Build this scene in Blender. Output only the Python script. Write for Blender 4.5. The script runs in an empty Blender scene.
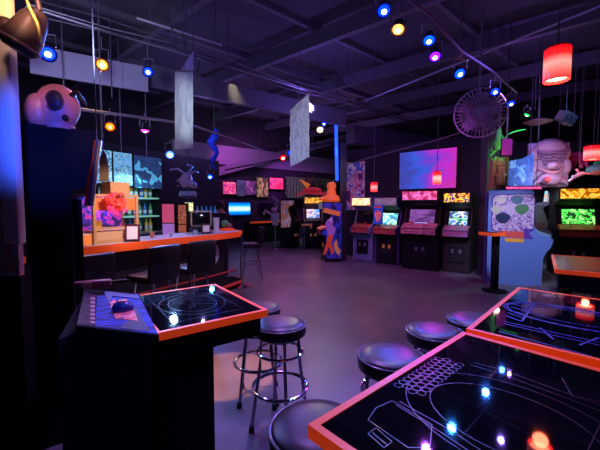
import bpy, bmesh, math, random
from mathutils import Vector, Matrix, Euler
random.seed(7)
S = bpy.context.scene
COL = S.collection
PI = math.pi
F = 335.0; EYE = 1.52; PITCH = math.atan(20/F)
cp, sp = math.cos(PITCH), math.sin(PITCH)

def ray(px, py):
    u, v = (px-300)/F, (225-py)/F
    return Vector((u, cp+v*sp, v*cp-sp))
def Z(px, py, z):
    d = ray(px, py); t = (z-EYE)/d.z
    return Vector((0, 0, EYE))+d*t
def Yd(px, py, Y):
    d = ray(px, py); return Vector((0, 0, EYE))+d*(Y/d.y)

# ---------------------------------------------------------------- materials
M = {}
def mat(name, col, rough=.6, metal=0., emit=None, es=0., spec=.5, bump=0., bscale=40, coat=0.):
    if name in M: return M[name]
    m = bpy.data.materials.new(name); m.use_nodes = True
    nt = m.node_tree; b = nt.nodes['Principled BSDF']
    b.inputs['Base Color'].default_value = (*col, 1)
    b.inputs['Roughness'].default_value = rough
    b.inputs['Metallic'].default_value = metal
    b.inputs['Specular IOR Level'].default_value = spec
    b.inputs['Coat Weight'].default_value = coat
    if emit:
        b.inputs['Emission Color'].default_value = (*emit, 1)
        b.inputs['Emission Strength'].default_value = es
    tc = nt.nodes.new('ShaderNodeTexCoord')
    n = nt.nodes.new('ShaderNodeTexNoise'); n.inputs['Scale'].default_value = bscale
    nt.links.new(tc.outputs['Object'], n.inputs['Vector'])
    if bump > 0:
        bp = nt.nodes.new('ShaderNodeBump'); bp.inputs['Strength'].default_value = bump; bp.inputs['Distance'].default_value = .01
        nt.links.new(n.outputs['Fac'], bp.inputs['Height']); nt.links.new(bp.outputs['Normal'], b.inputs['Normal'])
    # a little wear in the roughness
    mr = nt.nodes.new('ShaderNodeMapRange')
    mr.inputs['To Min'].default_value = max(0., rough-.06*min(1, rough*3)); mr.inputs['To Max'].default_value = min(1., rough+.06*min(1, rough*3))
    nt.links.new(n.outputs['Fac'], mr.inputs['Value']); nt.links.new(mr.outputs['Result'], b.inputs['Roughness'])
    M[name] = m; return m

def art(name, cols, scale=4., kind='noise', emit=0., rough=.4, stretch=(1, 1, 1), seed=0., const=True, detail=3., gen=True):
    """printed or lit artwork: a procedural pattern through a colour ramp"""
    if name in M: return M[name]
    m = bpy.data.materials.new(name); m.use_nodes = True
    nt = m.node_tree; b = nt.nodes['Principled BSDF']
    tc = nt.nodes.new('ShaderNodeTexCoord'); mp = nt.nodes.new('ShaderNodeMapping')
    mp.inputs['Scale'].default_value = stretch; mp.inputs['Location'].default_value = (seed, seed*1.7, seed*.6)
    nt.links.new(tc.outputs['Generated' if gen else 'Object'], mp.inputs['Vector'])
    if kind == 'noise':
        t = nt.nodes.new('ShaderNodeTexNoise'); t.inputs['Scale'].default_value = scale; t.inputs['Detail'].default_value = detail
        t.inputs['Distortion'].default_value = .6; out = t.outputs['Fac']; lo, hi = .33, .67
    elif kind == 'wave':
        t = nt.nodes.new('ShaderNodeTexWave'); t.inputs['Scale'].default_value = scale; t.inputs['Distortion'].default_value = 3
        t.inputs['Detail'].default_value = 2; out = t.outputs['Fac']; lo, hi = 0, 1
    elif kind == 'bands':
        t = nt.nodes.new('ShaderNodeTexWave'); t.inputs['Scale'].default_value = scale; t.bands_direction = 'Z'; out = t.outputs['Fac']; lo, hi = 0, 1
    elif kind == 'grad':
        t = nt.nodes.new('ShaderNodeSeparateXYZ'); out = t.outputs['Z']; lo, hi = 0, 1
    elif kind == 'gradx':
        t = nt.nodes.new('ShaderNodeSeparateXYZ'); out = t.outputs['X']; lo, hi = 0, 1
    else:
        t = nt.nodes.new('ShaderNodeTexVoronoi'); t.inputs['Scale'].default_value = scale; out = t.outputs['Color']; lo, hi = .1, .9
        if kind == 'dist': out = t.outputs['Distance']; lo, hi = 0, .7
    nt.links.new(mp.outputs['Vector'], t.inputs[0])
    r = nt.nodes.new('ShaderNodeValToRGB'); nt.links.new(out, r.inputs['Fac'])
    if const: r.color_ramp.interpolation = 'CONSTANT'
    els = r.color_ramp.elements
    while len(els) < len(cols): els.new(.5)
    for i, c in enumerate(cols):
        els[i].position = lo+(hi-lo)*i/(len(cols)-(0 if const else 1)); els[i].color = (*c, 1)
    nt.links.new(r.outputs['Color'], b.inputs['Base Color']); b.inputs['Roughness'].default_value = rough
    if emit:
        nt.links.new(r.outputs['Color'], b.inputs['Emission Color']); b.inputs['Emission Strength'].default_value = emit
    M[name] = m; return m

BLK = mat('black_laminate', (.010, .009, .013), .38, spec=.35)
MATTE = mat('matte_black_paint', (.010, .009, .012), .85, spec=.15)
BAR = mat('bar_front_paint', (.012, .011, .02), .55)
VINYL = mat('black_vinyl', (.018, .017, .022), .36, bump=.06, bscale=60)
CHROME = mat('chrome', (.75, .75, .78), .12, 1.)
STEEL = mat('dull_steel', (.34, .33, .38), .45, .7)
ORANGE = mat('orange_edge_band', (.95, .13, .02), .4, emit=(1., .07, .008), es=.30)  # weak glow put into the colour keeps the edging vivid in dim light
GLASS = mat('black_table_glass', (.004, .004, .006), .035, spec=.5)
SCRGLASS = mat('dark_screen_glass', (.01, .01, .015), .08)
GUN = mat('dark_rubber', (.01, .01, .01), .8)
WOOD = mat('honey_wood', (.50, .27, .12), .5, bump=.2, bscale=20)
WHITE = mat('white_plastic', (.75, .75, .78), .5)
PAPER = mat('white_paper', (.8, .8, .82), .7)
PALEPAINT = mat('pale_beam_paint', (.42, .42, .52), .7)
SKIN = mat('skin', (.55, .30, .22), .5)
SHIRT = mat('black_shirt', (.015, .014, .02), .85)
HAIR = mat('dark_hair', (.02, .014, .012), .6)

# ---------------------------------------------------------------- mesh builder
class MB:
    def __init__(s): s.b = bmesh.new()
    def _add(s, fn, mtx):
        r = fn(); vs = r['verts']; bmesh.ops.transform(s.b, matrix=mtx, verts=vs); return vs
    def box(s, c, d, rot=(0, 0, 0), bev=0.):
        m = Matrix.Translation(Vector(c)) @ Euler(rot).to_matrix().to_4x4() @ Matrix.Diagonal((*d, 1))
        vs = s._add(lambda: bmesh.ops.create_cube(s.b, size=1), m)
        if bev > 0:
            es = list({e for v in vs for e in v.link_edges})
            bmesh.ops.bevel(s.b, geom=es, offset=bev, segments=2, affect='EDGES', profile=.5)
        return s
    def ball(s, c, r, sc=(1, 1, 1), rot=(0, 0, 0), seg=16):
        m = Matrix.Translation(Vector(c)) @ Euler(rot).to_matrix().to_4x4() @ Matrix.Diagonal((r*sc[0], r*sc[1], r*sc[2], 1))
        s._add(lambda: bmesh.ops.create_uvsphere(s.b, u_segments=seg, v_segments=max(6, seg//2+2), radius=1), m); return s
    def cyl(s, c, r, h, r2=None, rot=(0, 0, 0), seg=24):
        m = Matrix.Translation(Vector(c)) @ Euler(rot).to_matrix().to_4x4()
        s._add(lambda: bmesh.ops.create_cone(s.b, cap_ends=True, segments=seg, radius1=r, radius2=r if r2 is None else r2, depth=h), m); return s
    def ring(s, c, R, r, rot=(0, 0, 0), seg=36, k=8):
        m = Matrix.Translation(Vector(c)) @ Euler(rot).to_matrix().to_4x4(); g = []
        for i in range(seg):
            a = 2*PI*i/seg
            g.append([s.b.verts.new(m @ Vector(((R+r*math.cos(2*PI*j/k))*math.cos(a), (R+r*math.cos(2*PI*j/k))*math.sin(a), r*math.sin(2*PI*j/k)))) for j in range(k)])
        for i in range(seg):
            for j in range(k):
                s.b.faces.new((g[i][j], g[(i+1) % seg][j], g[(i+1) % seg][(j+1) % k], g[i][(j+1) % k]))
        return s
    def tube(s, pts, r, k=8):
        pts = [Vector(p) for p in pts]; rings = []
        rr = r if isinstance(r, (list, tuple)) else [r]*len(pts)
        up = Vector((0, 0, 1))
        for i, p in enumerate(pts):
            t = (pts[min(i+1, len(pts)-1)]-pts[max(i-1, 0)]).normalized()
            a = t.cross(up)
            if a.length < .1: a = t.cross(Vector((0, 1, 0)))
            a.normalize(); b = t.cross(a).normalized()
            rings.append([s.b.verts.new(p+(a*math.cos(2*PI*j/k)+b*math.sin(2*PI*j/k))*rr[i]) for j in range(k)])
        for i in range(len(pts)-1):
            for j in range(k):
                s.b.faces.new((rings[i][j], rings[i][(j+1) % k], rings[i+1][(j+1) % k], rings[i+1][j]))
        s.b.faces.new(rings[0][::-1]); s.b.faces.new(rings[-1]); return s
    def lathe(s, c, prof, seg=32):
        c = Vector(c); g = []
        for r, z in prof:
            if r < 1e-5: g.append([s.b.verts.new(c+Vector((0, 0, z)))])
            else: g.append([s.b.verts.new(c+Vector((r*math.cos(2*PI*i/seg), r*math.sin(2*PI*i/seg), z))) for i in range(seg)])
        for a, b in zip(g, g[1:]):
            for i in range(seg):
                j = (i+1) % seg
                if len(a) == 1 and len(b) == 1: continue
                if len(a) == 1: s.b.faces.new((a[0], b[i], b[j]))
                elif len(b) == 1: s.b.faces.new((a[i], a[j], b[0]))
                else: s.b.faces.new((a[i], a[j], b[j], b[i]))
        if len(g[0]) > 1: s.b.faces.new(g[0][::-1])
        if len(g[-1]) > 1: s.b.faces.new(g[-1])
        return s
    def slab(s, poly, z0, z1):
        """horizontal polygon (x,y) extruded between two heights"""
        a = [s.b.verts.new((p[0], p[1], z0)) for p in poly]; b = [s.b.verts.new((p[0], p[1], z1)) for p in poly]
        n = len(poly)
        s.b.faces.new(a[::-1]); s.b.faces.new(b)
        for i in range(n): s.b.faces.new((a[i], a[(i+1) % n], b[(i+1) % n], b[i]))
        return s
    def side(s, poly, x0, x1):
        """profile (y,z) extruded along x"""
        a = [s.b.verts.new((x0, p[0], p[1])) for p in poly]; b = [s.b.verts.new((x1, p[0], p[1])) for p in poly]
        n = len(poly)
        s.b.faces.new(a[::-1]); s.b.faces.new(b)
        for i in range(n): s.b.faces.new((a[i], a[(i+1) % n], b[(i+1) % n], b[i]))
        return s
    def face(s, poly, y0, y1):
        """outline (x,z) extruded along y"""
        a = [s.b.verts.new((p[0], y0, p[1])) for p in poly]; b = [s.b.verts.new((p[0], y1, p[1])) for p in poly]
        n = len(poly)
        s.b.faces.new(a[::-1]); s.b.faces.new(b)
        for i in range(n): s.b.faces.new((a[i], a[(i+1) % n], b[(i+1) % n], b[i]))
        return s
    def strip(s, pts, w, z0, z1, closed=False):
        """thin flat line following (x,y) points"""
        pts = [Vector((p[0], p[1])) for p in pts]
        if closed: pts.append(pts[0])
        for a, b in zip(pts, pts[1:]):
            d = (b-a)
            if d.length < 1e-6: continue
            n = Vector((-d.y, d.x)).normalized()*w/2; e = d.normalized()*w/2
            s.slab([a-e+n, a-e-n, b+e-n, b+e+n], z0, z1)
        return s
    def build(s, name, material, parent=None, loc=(0, 0, 0), rot=(0, 0, 0), smooth=True, label=None):
        bmesh.ops.recalc_face_normals(s.b, faces=s.b.faces)
        me = bpy.data.meshes.new(name); s.b.to_mesh(me); s.b.free()
        if smooth:
            me.polygons.foreach_set('use_smooth', [True]*len(me.polygons))
            try: me.set_sharp_from_angle(angle=math.radians(38))
            except Exception: pass
        me.materials.append(material)
        o = bpy.data.objects.new(name, me); COL.objects.link(o)
        o.location = loc; o.rotation_euler = rot
        if parent: o.parent = parent
        if label: o['label'] = label
        return o

def tag(o, label, cat, group=None):
    o['label'] = label; o['category'] = cat
    if group: o['group'] = group
    return o
def thing(name, label, cat, loc=(0, 0, 0), rz=0., group=None, rot=None):
    o = bpy.data.objects.new(name, None); COL.objects.link(o); o.empty_display_size = .05
    o.location = loc; o.rotation_euler = rot if rot else (0, 0, rz)
    return tag(o, label, cat, group)
def struct(o): o['kind'] = 'structure'; return o
def kids(o): return [c for c in bpy.data.objects if c.parent == o]
def dup(o, loc=None, rz=None, label=None, group=None, parent=None):
    c = o.copy(); COL.objects.link(c)
    if parent: c.parent = parent
    if loc is not None: c.location = loc
    if rz is not None: c.rotation_euler = (0, 0, rz)
    if label: c['label'] = label
    if group: c['group'] = group
    for ch in kids(o): dup(ch, parent=c)
    return c
def lettering(txt, size, m, parent, loc, rot, ext=.002, name='lettering', align='CENTER', sx=1.):
    cu = bpy.data.curves.new('t', 'FONT'); cu.body = txt; cu.size = size; cu.extrude = ext; cu.align_x = align; cu.align_y = 'CENTER'
    t = bpy.data.objects.new('t', cu); COL.objects.link(t)
    dg = bpy.context.evaluated_depsgraph_get(); me = bpy.data.meshes.new_from_object(t.evaluated_get(dg))
    bpy.data.objects.remove(t); bpy.data.curves.remove(cu)
    me.materials.clear(); me.materials.append(m)
    o = bpy.data.objects.new(name, me); COL.objects.link(o); o.parent = parent; o.location = loc; o.rotation_euler = rot; o.scale = (sx, 1, 1)
    return o

# building axes: the room stands about 40 degrees to the view
E1 = Vector((.76, .65, 0)).normalized(); E2 = Vector((-.77, .64, 0)).normalized()
RW = Vector((3.78, 8.19, 0))            # a point of the partition behind the right-hand cabinets
NR = Vector((-.64, -.77, 0)).normalized()
def wall_run(name, a, b, z0, z1, th, m):
    a, b = Vector(a).to_3d(), Vector(b).to_3d(); d = b-a
    o = MB().box((0, 0, 0), (d.length, th, z1-z0)).build(name, m, loc=((a.x+b.x)/2, (a.y+b.y)/2, (z0+z1)/2), rot=(0, 0, math.atan2(d.y, d.x)), smooth=False)
    return struct(o)

# ---------------------------------------------------------------- setting
def floor_mat():
    m = bpy.data.materials.new('polished_concrete'); m.use_nodes = True; nt = m.node_tree; b = nt.nodes['Principled BSDF']
    tc = nt.nodes.new('ShaderNodeTexCoord'); n = nt.nodes.new('ShaderNodeTexNoise'); n.inputs['Scale'].default_value = 1.3; n.inputs['Detail'].default_value = 9; n.inputs['Roughness'].default_value = .65
    n2 = nt.nodes.new('ShaderNodeTexNoise'); n2.inputs['Scale'].default_value = 14; n2.inputs['Detail'].default_value = 6
    nt.links.new(tc.outputs['Object'], n.inputs['Vector']); nt.links.new(tc.outputs['Object'], n2.inputs['Vector'])
    r = nt.nodes.new('ShaderNodeValToRGB'); r.color_ramp.elements[0].position = .3; r.color_ramp.elements[1].position = .75
    r.color_ramp.elements[0].color = (.085, .08, .095, 1); r.color_ramp.elements[1].color = (.19, .175, .20, 1)
    nt.links.new(n.outputs['Fac'], r.inputs['Fac']); nt.links.new(r.outputs['Color'], b.inputs['Base Color'])
    mr = nt.nodes.new('ShaderNodeMapRange'); mr.inputs['To Min'].default_value = .28; mr.inputs['To Max'].default_value = .55
    nt.links.new(n2.outputs['Fac'], mr.inputs['Value']); nt.links.new(mr.outputs['Result'], b.inputs['Roughness'])
    bp = nt.nodes.new('ShaderNodeBump'); bp.inputs['Strength'].default_value = .15; bp.inputs['Distance'].default_value = .01
    nt.links.new(n2.outputs['Fac'], bp.inputs['Height']); nt.links.new(bp.outputs['Normal'], b.inputs['Normal'])
    return m
WALLM = mat('dark_wall_paint', (.035, .03, .042), .8, bump=.2, bscale=30)
CEILM = mat('dark_ceiling_deck', (.10, .095, .12), .85)
JOISTM = mat('purple_grey_joist', (.17, .16, .2), .7)
UPPERM = mat('pale_upper_wall', (.30, .27, .34), .8)
struct(MB().box((2, 9, -.05), (26, 28, .1)).build('floor', floor_mat(), smooth=False))
struct(MB().box((2, 9, 5.05), (26, 28, .1)).build('ceiling', CEILM, smooth=False))
WB0 = Vector((-2.1, 13.5, 0))
wall_run('wall_back', WB0-E1*8.5+Vector((-.05, .06, 0)), WB0+E1*11+Vector((-.05, .06, 0)), 0, 5, .12, WALLM)
wall_run('trim_upper_band', WB0-E1*3+Vector((.03, -.035, 0)), WB0+E1*11+Vector((.03, -.035, 0)), 3.05, 3.75, .06, UPPERM)
wall_run('wall_left', (-8.5, -5), (-8.5, 8.3), 0, 5, .12, WALLM)
wall_run('wall_rear', (-8.5, -4.5), (14, -4.5), 0, 5, .12, WALLM)
wall_run('wall_right', (12.5, -4.5), (12.5, 22), 0, 5, .12, WALLM)
wall_run('wall_behind_games', RW-E2*.85-NR*.06, RW+E2*3.3-NR*.06, 0, 3.15, .12, WALLM)
wall_run('wall_right_rear', (4.3, 9.1), (12.4, 9.1), 0, 3.2, .12, WALLM)
wall_run('wall_end', (4.3, 9.1), RW-E2*.85-NR*.06, 0, 3.15, .12, WALLM)
# columns
COLM = mat('column_paint', (.075, .075, .085), .5)
c1 = Vector((4.05, 7.29, 0)); c2 = Vector((1.19, 9.25, 0))
struct(MB().box((0, 0, 1.65), (.2, .2, 3.3)).build('wall_column', COLM, loc=c1, rot=(0, 0, math.radians(12)), smooth=False))
struct(MB().box((0, 0, 1.6), (.17, .3, 3.2)).build('wall_column', mat('glossy_black_column', (.02, .022, .028), .3), loc=c2, rot=(0, 0, -.1), smooth=False))
# bar wall behind the shelves
BD = Vector((.5, .86, 0)).normalized(); BN = Vector((.86, -.5, 0)).normalized(); B0 = Vector((-1.9, 4.73, 0))
def bar(s, n, z=0.): return B0+BD*s+BN*n+Vector((0, 0, z))
RB = math.atan2(BD.y, BD.x)
wall_run('wall_behind_bar', bar(-5, -2.75), bar(3.9, -2.75), 0, 2.75, .12, WALLM)
# joists and deck ribs
for i in range(9):
    c = Vector((-6.5+1.0*i, 5.0, 0))+E1*0
    a = Vector((0, 0, 0))+E1*(-6+2.3*i)-E2*9; b = a+E2*24
    def inside(p): return -8 < p.x < 12 and -4 < p.y < 21
    t = [k/60 for k in range(61) if inside(a+(b-a)*(k/60))]
    if len(t) > 2:
        struct(wall_run('ceiling_beam', a+(b-a)*t[0], a+(b-a)*t[-1], 4.62, 4.9, .12, JOISTM))
for i in range(12):
    a = -E2*9+E1*(-9)+E2*(2.0*i); b = a+E1*30
    t = [k/60 for k in range(61) if -8 < (a+(b-a)*(k/60)).x < 12 and -4 < (a+(b-a)*(k/60)).y < 21]
    if len(t) > 2:
        struct(wall_run('ceiling_beam', a+(b-a)*t[0], a+(b-a)*t[-1], 4.9, 5.0, .09, JOISTM))
# pale duct board crossing the room, in two lengths
def beam_between(name, a, b, w, h, m):
    d = b-a; L = d.length; rz = math.atan2(d.y, d.x); ry = -math.asin(d.z/L)
    return struct(MB().box((0, 0, 0), (L, w, h)).build(name, m, loc=(a+b)/2, rot=(0, ry, rz), smooth=False))
pa = Z(30, 59, 3.86); pb = Z(148, 81, 3.86)
beam_between('trim_duct', Yd(30, 59, 5.3), Yd(148, 80, 6.1), .04, .43, PALEPAINT)
beam_between('trim_duct', Yd(150, 76, 6.7), Yd(345, 119, 9.3), .12, .40, mat('grey_duct_paint', (.17, .16, .2), .7))
beam_between('trim_duct', Yd(350, 135, 10.5), Yd(470, 150, 13.5), .4, .55, mat('grey_duct_paint', (.17, .16, .2), .7))
beam_between('trim_duct', Yd(195, 178, 12.2), Yd(345, 138, 15.5), .3, .3, mat('grey_duct_paint', (.17, .16, .2), .7))

# ---------------------------------------------------------------- pipes, wires
CORDM = mat('grey_cord', (.11, .10, .13), .6)
def pipe(name, pts, r, m, label, cat='pipe', group=None, hang=()):
    t = thing(name, label, cat, (0, 0, 0), group=group)
    MB().tube(pts, r, 8).build('pipe_length', m, t)
    for h in hang:
        MB().tube([h, (h[0], h[1], 4.9)], .008, 5).build('hanging_rod', CORDM, t)
    return t
# conduit bundle
A, Bp = Yd(26, 6, 4.6), Yd(470, 140, 13.)
t = thing('hanging_conduit_bundle', 'long bundle of grey conduits and cables running across under the dark ceiling', 'conduit')
for k, (dz, dx) in enumerate(((0, 0), (.07, .05), (-.06, .09), (.13, -.06))):
    pts = []
    for i in range(15):
        q = i/14; p = A.lerp(Bp, q)+Vector((dx, 0, dz-.10*math.sin(q*PI*6+k)*(.6 if k else .15)))
        pts.append(p)
    MB().tube(pts, .018 if k == 0 else .012, 6).build('conduit', STEEL if k < 2 else CORDM, t)
for q in (.15, .4, .62, .85):
    p = A.lerp(Bp, q); MB().tube([p, (p.x, p.y, 4.95)], .01, 5).build('hanging_rod', CORDM, t)
pipe('hanging_sprinkler_pipe', [Yd(365, 101, 8.6), Yd(600, 6, 5.2), Yd(660, -20, 4.75)], .022, mat('pale_pipe', (.45, .42, .55), .4, .3), 'pale straight sprinkler pipe rising towards the red ribbed lantern', hang=[Yd(488, 52, 6.4)])
pipe('hanging_light_rod', [Yd(137, 18, 4.9), Yd(222, 45, 5.9)], .016, mat('white_rod', (.6, .6, .65), .5), 'short pale unistrut rod hung above the white curled banner', 'rod', hang=[Yd(150, 22, 5.05), Yd(216, 43, 5.8)])
pipe('hanging_rail', [Yd(60, 106, 3.6), Yd(93, 111, 4.1), Yd(190, 124, 5.6), Yd(262, 150, 8)], .02, STEEL, 'thin dark lighting rail hung over the bar carrying small lamps', 'rail', hang=[Yd(188, 124, 5.6)])
pipe('hanging_pipe', [Yd(225, 170, 10.5), Yd(345, 146, 13.5)], .02, MATTE, 'black pipe crossing in front of the pale band of the far wall', hang=[Yd(260, 162, 11.2)])
pipe('hanging_pipe', [Yd(345, 165, 9.6), Yd(372, 157, 8.9), Yd(440, 139, 8.2), Yd(505, 118, 7.0)], .017, STEEL, 'steel pipe along the top edge of the wall behind the game cabinets')
# loose cable loop above the white banner
pts = [Yd(170, 20, 5.2), Yd(171, 28, 5.2), Yd(178, 40, 5.2), Yd(190, 52, 5.2), Yd(200, 62, 5.2), Yd(197, 72, 5.2)]
tag(MB().tube([pts[0]+Vector((.05, 0, 2.0)).normalized()*1.3]+pts, .01, 6).build('hanging_cable', CORDM), 'loose cable looping down to the top of the white curled banner', 'cable')
k = 0
for x, y, Y in ((335, 96, 8.), (347, 92, 7.8), (474, 72, 7.2), (490, 52, 6.6), (508, 80, 6.9), (228, 55, 6.4), (232, 90, 8.4), (256, 100, 8.6), (64, 92, 5.2), (112, 98, 5.6), (420, 100, 9.), (414, 80, 8.), (535, 110, 7.4), (574, 120, 6.8)):
    p = Yd(x, y, Y)
    tag(MB().tube([p, (p.x, p.y, 4.98)], .009, 5).build('hanging_wire', CORDM), 'thin bare wire hanging straight down from the dark ceiling', 'wire', 'bare wires hanging from the ceiling')

# ---------------------------------------------------------------- lamps
def light(kind, loc, col, power, r=.05, aim=None, ang=60, blend=.5):  # serves the modelled lamps and the added unseen fill lights
    l = bpy.data.lights.new('lamp_or_fill_light', kind); l.color = col; l.energy = power
    if kind in ('POINT', 'SPOT'): l.shadow_soft_size = r
    if kind == 'SPOT': l.spot_size = math.radians(ang); l.spot_blend = blend
    if kind == 'AREA': l.size = r
    o = bpy.data.objects.new('lamp_or_fill_light', l); COL.objects.link(o); o.location = loc
    if aim is not None: o.rotation_euler = (Vector(aim)-Vector(loc)).to_track_quat('-Z', 'Y').to_euler()
    return o
def spotlamp(loc, aim, col, label, es=30, size=.06, power=0, ang=70, group='small coloured spot lamps', top=None, blend=.6):
    """a small can lamp: yoke, housing and glowing bulb, plus its light"""
    loc = Vector(loc); d = (Vector(aim)-loc).normalized()
    t = thing('spot_lamp', label, 'spot lamp', loc, group=group)
    q = d.to_track_quat('-Z', 'Y').to_euler()
    h = MB().lathe((0, 0, 0), [(size*.5, size*1.9), (size*.75, size*1.8), (size*.95, size*.6), (size*1.15, .0), (size*1.1, -.002), (size*.85, size*.3), (.0, size*.35)], 20).build('housing', BLK, t); h.rotation_euler = q
    deep = tuple(c*c*.7 if c < .9 else 1. for c in col); nm = 'bulb_%.2f_%.2f_%.2f' % col
    b = MB().ball((0, 0, size*.12), size*.85, (1, 1, .5)).build('bulb', mat(nm, col, .4, emit=deep, es=5), t); b.rotation_euler = q
    core = tuple(.55+.45*c for c in col)
    MB().ball((0, 0, -size*.12), size*.45, (1, 1, .6)).build('glare_core', mat('core_'+nm, core, .4, emit=core, es=es*.4), b)  # bright core added to imitate glare at the lamp's centre
    tz = top if top else .22
    MB().tube([(-size*1.2, 0, size*.9), (-size*1.2, 0, size*2.6), (0, 0, size*2.8), (size*1.2, 0, size*2.6), (size*1.2, 0, size*.9)], .006, 6).build('yoke', STEEL, t)
    MB().tube([(0, 0, size*2.8), (0, 0, tz)], .007, 6).build('stem', STEEL, t)
    if power: light('SPOT', loc+d*(size*.8), col, power, size*.7, Vector(aim), ang, blend)
    return t
BLUE = (.03, .16, 1.); WARM = (1., .62, .28); PINK = (.42, .08, 1.); CY = (.03, .24, 1.); RED = (1., .06, .05); GRN = (.02, 1., .25); MAG = (.9, .1, .75)
# track of lamps over the tables (rail passes above them)
TR = [(384, 11, 2.95), (398, 30, 3.1), (429, 41, 3.3), (435, 57, 3.4), (460, 74, 3.65), (495, 92, 4.57), (511, 104, 5.33)]
names = ['brilliant blue lamp at the near end of the lamp track', 'warm white lamp hung second along the lamp track', 'small blue lamp third along the lamp track', 'violet lamp fourth along the lamp track', 'blue lamp fifth along the track, left of the big cage fan', 'small blue lamp just above the big cage fan', 'small blue lamp at the far end of the lamp track beside the fan']
cols = [BLUE, WARM, CY, PINK, CY, BLUE, BLUE]
pw = [110, 40, 40, 60, 60, 60, 30]
aims = [(.6, 1.4, .9), (.2, 1.6, 0), (.7, 1.9, .7), (.9, 2.0, .7), (1.8, 1.6, .9), (2.2, 2.5, .9), (3, 3., 0)]
es_ = [40, 30, 30, 30, 30, 30, 20]
trk = []
for (x, y, Y), n, c, p, a, e in zip(TR, names, cols, pw, aims, es_):
    L = Yd(x, y, Y); trk.append(L+Vector((0, 0, .24)))
    spotlamp(L, L.lerp(Vector(a), .5) if False else Vector(a), c, n, e, .056, p, 80, top=.24)
pipe('hanging_lamp_track', [trk[0]+(trk[0]-trk[1])*1.2]+[trk[0], trk[2], trk[4], trk[5], trk[6], trk[6]+(trk[6]-trk[5])*.4], .014, mat('violet_grey_rail', (.3, .26, .36), .5, .4), 'violet-grey lamp track descending from the ceiling to the big cage fan', 'track', hang=[trk[1], trk[4]])
def lamp(x, y, Y, col, label, aim, p=20, e=30, size=.045, ang=70, top=None):
    return spotlamp(Yd(x, y, Y), aim, col, label, e, size*1.2, p, ang, top=top)
lamp(48, 54, 4.2, BLUE, 'blue lamp in a black can on the pale board, nearest the painted pillar', (-1.6, 2.0, 1.6), 160, 25, .07, top=.4)
lamp(102, 65, 4.4, (1., .5, .1), 'amber lamp hanging in front of the pale board', (-2.0, 2.6, 1.9), 40, 60, .06, 100, top=.35)
lamp(148, 72, 4.9, BLUE, 'blue lamp at the right end of the pale board', (-.6, 2., .9), 90, 30, .055, top=.4)
lamp(110, 127, 4.6, (1., .38, .03), 'dim orange lamp over the bar screens', (-1.6, 2.4, .9), 20, 3, .05, top=.25)
lamp(145, 131, 4.9, (1., .2, .75), 'pink lamp in a tilted silver can over the bar screens', bar(-.2, -.3, 1.), 45, 18, .05, top=.25)
lamp(170, 155, 5.65, (.25, .45, 1.), 'bright blue-white lamp under the white curled banner', (-.8, 2.6, .6), 90, 60, .06, 110, top=.25)
lamp(210, 177, 6.6, CY, 'cyan lamp hung beside the blue hanging streamer', (-.6, 3.2, .6), 50, 45, .045, 110, top=.25)
lamp(283, 158, 11.5, RED, 'red lamp of the pair near the far wall', (-.3, 8.5, .8), 60, 40, .09, top=.3)
lamp(291, 153, 11.7, BLUE, 'blue lamp of the pair near the far wall', (.2, 8.5, .5), 60, 40, .09, top=.3)
lamp(320, 130, 8.4, (1., .85, .55), 'round warm white lamp beside the hanging sketch poster', (0, 4.6, 0), 90, 45, .07, 75, top=.25)
lamp(324, 124, 8.8, BLUE, 'tiny blue lamp beside the round warm white lamp', (.5, 5, 1), 20, 20, .05, top=.25)
lamp(527, 115, 6.6, GRN, 'green lamp to the right of the big cage fan', (3.75, 6.9, 1.9), 50, 30, .045, top=.2)
lamp(312, 187, 12.6, GRN, 'green lamp over the yellow-headed game cabinet', (.2, 13, 1.5), 25, 25, .08, top=.25)

# red lanterns
def lantern(x, y, Y, R, H, label, cord=True, p=7, es=1.6):
    L = Yd(x, y, Y)
    t = thing('pendant_lantern', label, 'lantern', L, group='red pendant lanterns')
    b = bmesh.new(); seg = 48; g = []
    for zz in [-.5, -.46, -.3, -.1, .1, .3, .46, .5]:
        g.append([b.verts.new(((R*(1+.035*math.cos(i*PI/1.5))*(1 if abs(zz) < .49 else .97))*math.cos(2*PI*i/seg), (R*(1+.035*math.cos(i*PI/1.5)))*math.sin(2*PI*i/seg), H*zz)) for i in range(seg)])
    for a, c in zip(g, g[1:]):
        for i in range(seg): b.faces.new((a[i], a[(i+1) % seg], c[(i+1) % seg], c[i]))
    mb = MB(); mb.b = b
    mb.build('lamp_shade', art('red_shade_%d' % int(es*10), [(1, .02, .03), (1, .16, .13), (1, .36, .30), (1, .02, .02), (.8, 0, .004)], 1, 'grad', es*.75, .5, const=False), t)
    MB().cyl((0, 0, H*.52), R*1.0, H*.06, R*.9).build('top_cap', mat('red_cap', (.5, .01, .01), .5), t)
    MB().cyl((0, 0, -H*.40), R*.8, .01).build('diffuser', mat('lantern_diffuser', (1, .7, .5), .5, emit=(1, .55, .35), es=4), t)
    if cord: MB().tube([(0, 0, H*.5), (0, 0, 4.95-L.z)], .007, 5).build('cord', CORDM, t)
    light('POINT', L-Vector((0, 0, H*.5+.05)), (1, .12, .06), p, .06)
    return t
lantern(557, 65, 2.95, .095, .27, 'large bright red ribbed lantern high under the ceiling, nearest of the lanterns')
lantern(593, 153, 6.6, .14, .26, 'red lantern over the yellow-headed cabinet at the edge of the view')
lantern(374, 187, 7.8, .075, .21, 'small red lantern over the pale blue-grey cabinet')
lantern(437, 178, 7.1, .08, .26, 'small orange-red lantern hanging in front of the big violet screen', p=5, es=2.6)

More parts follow.
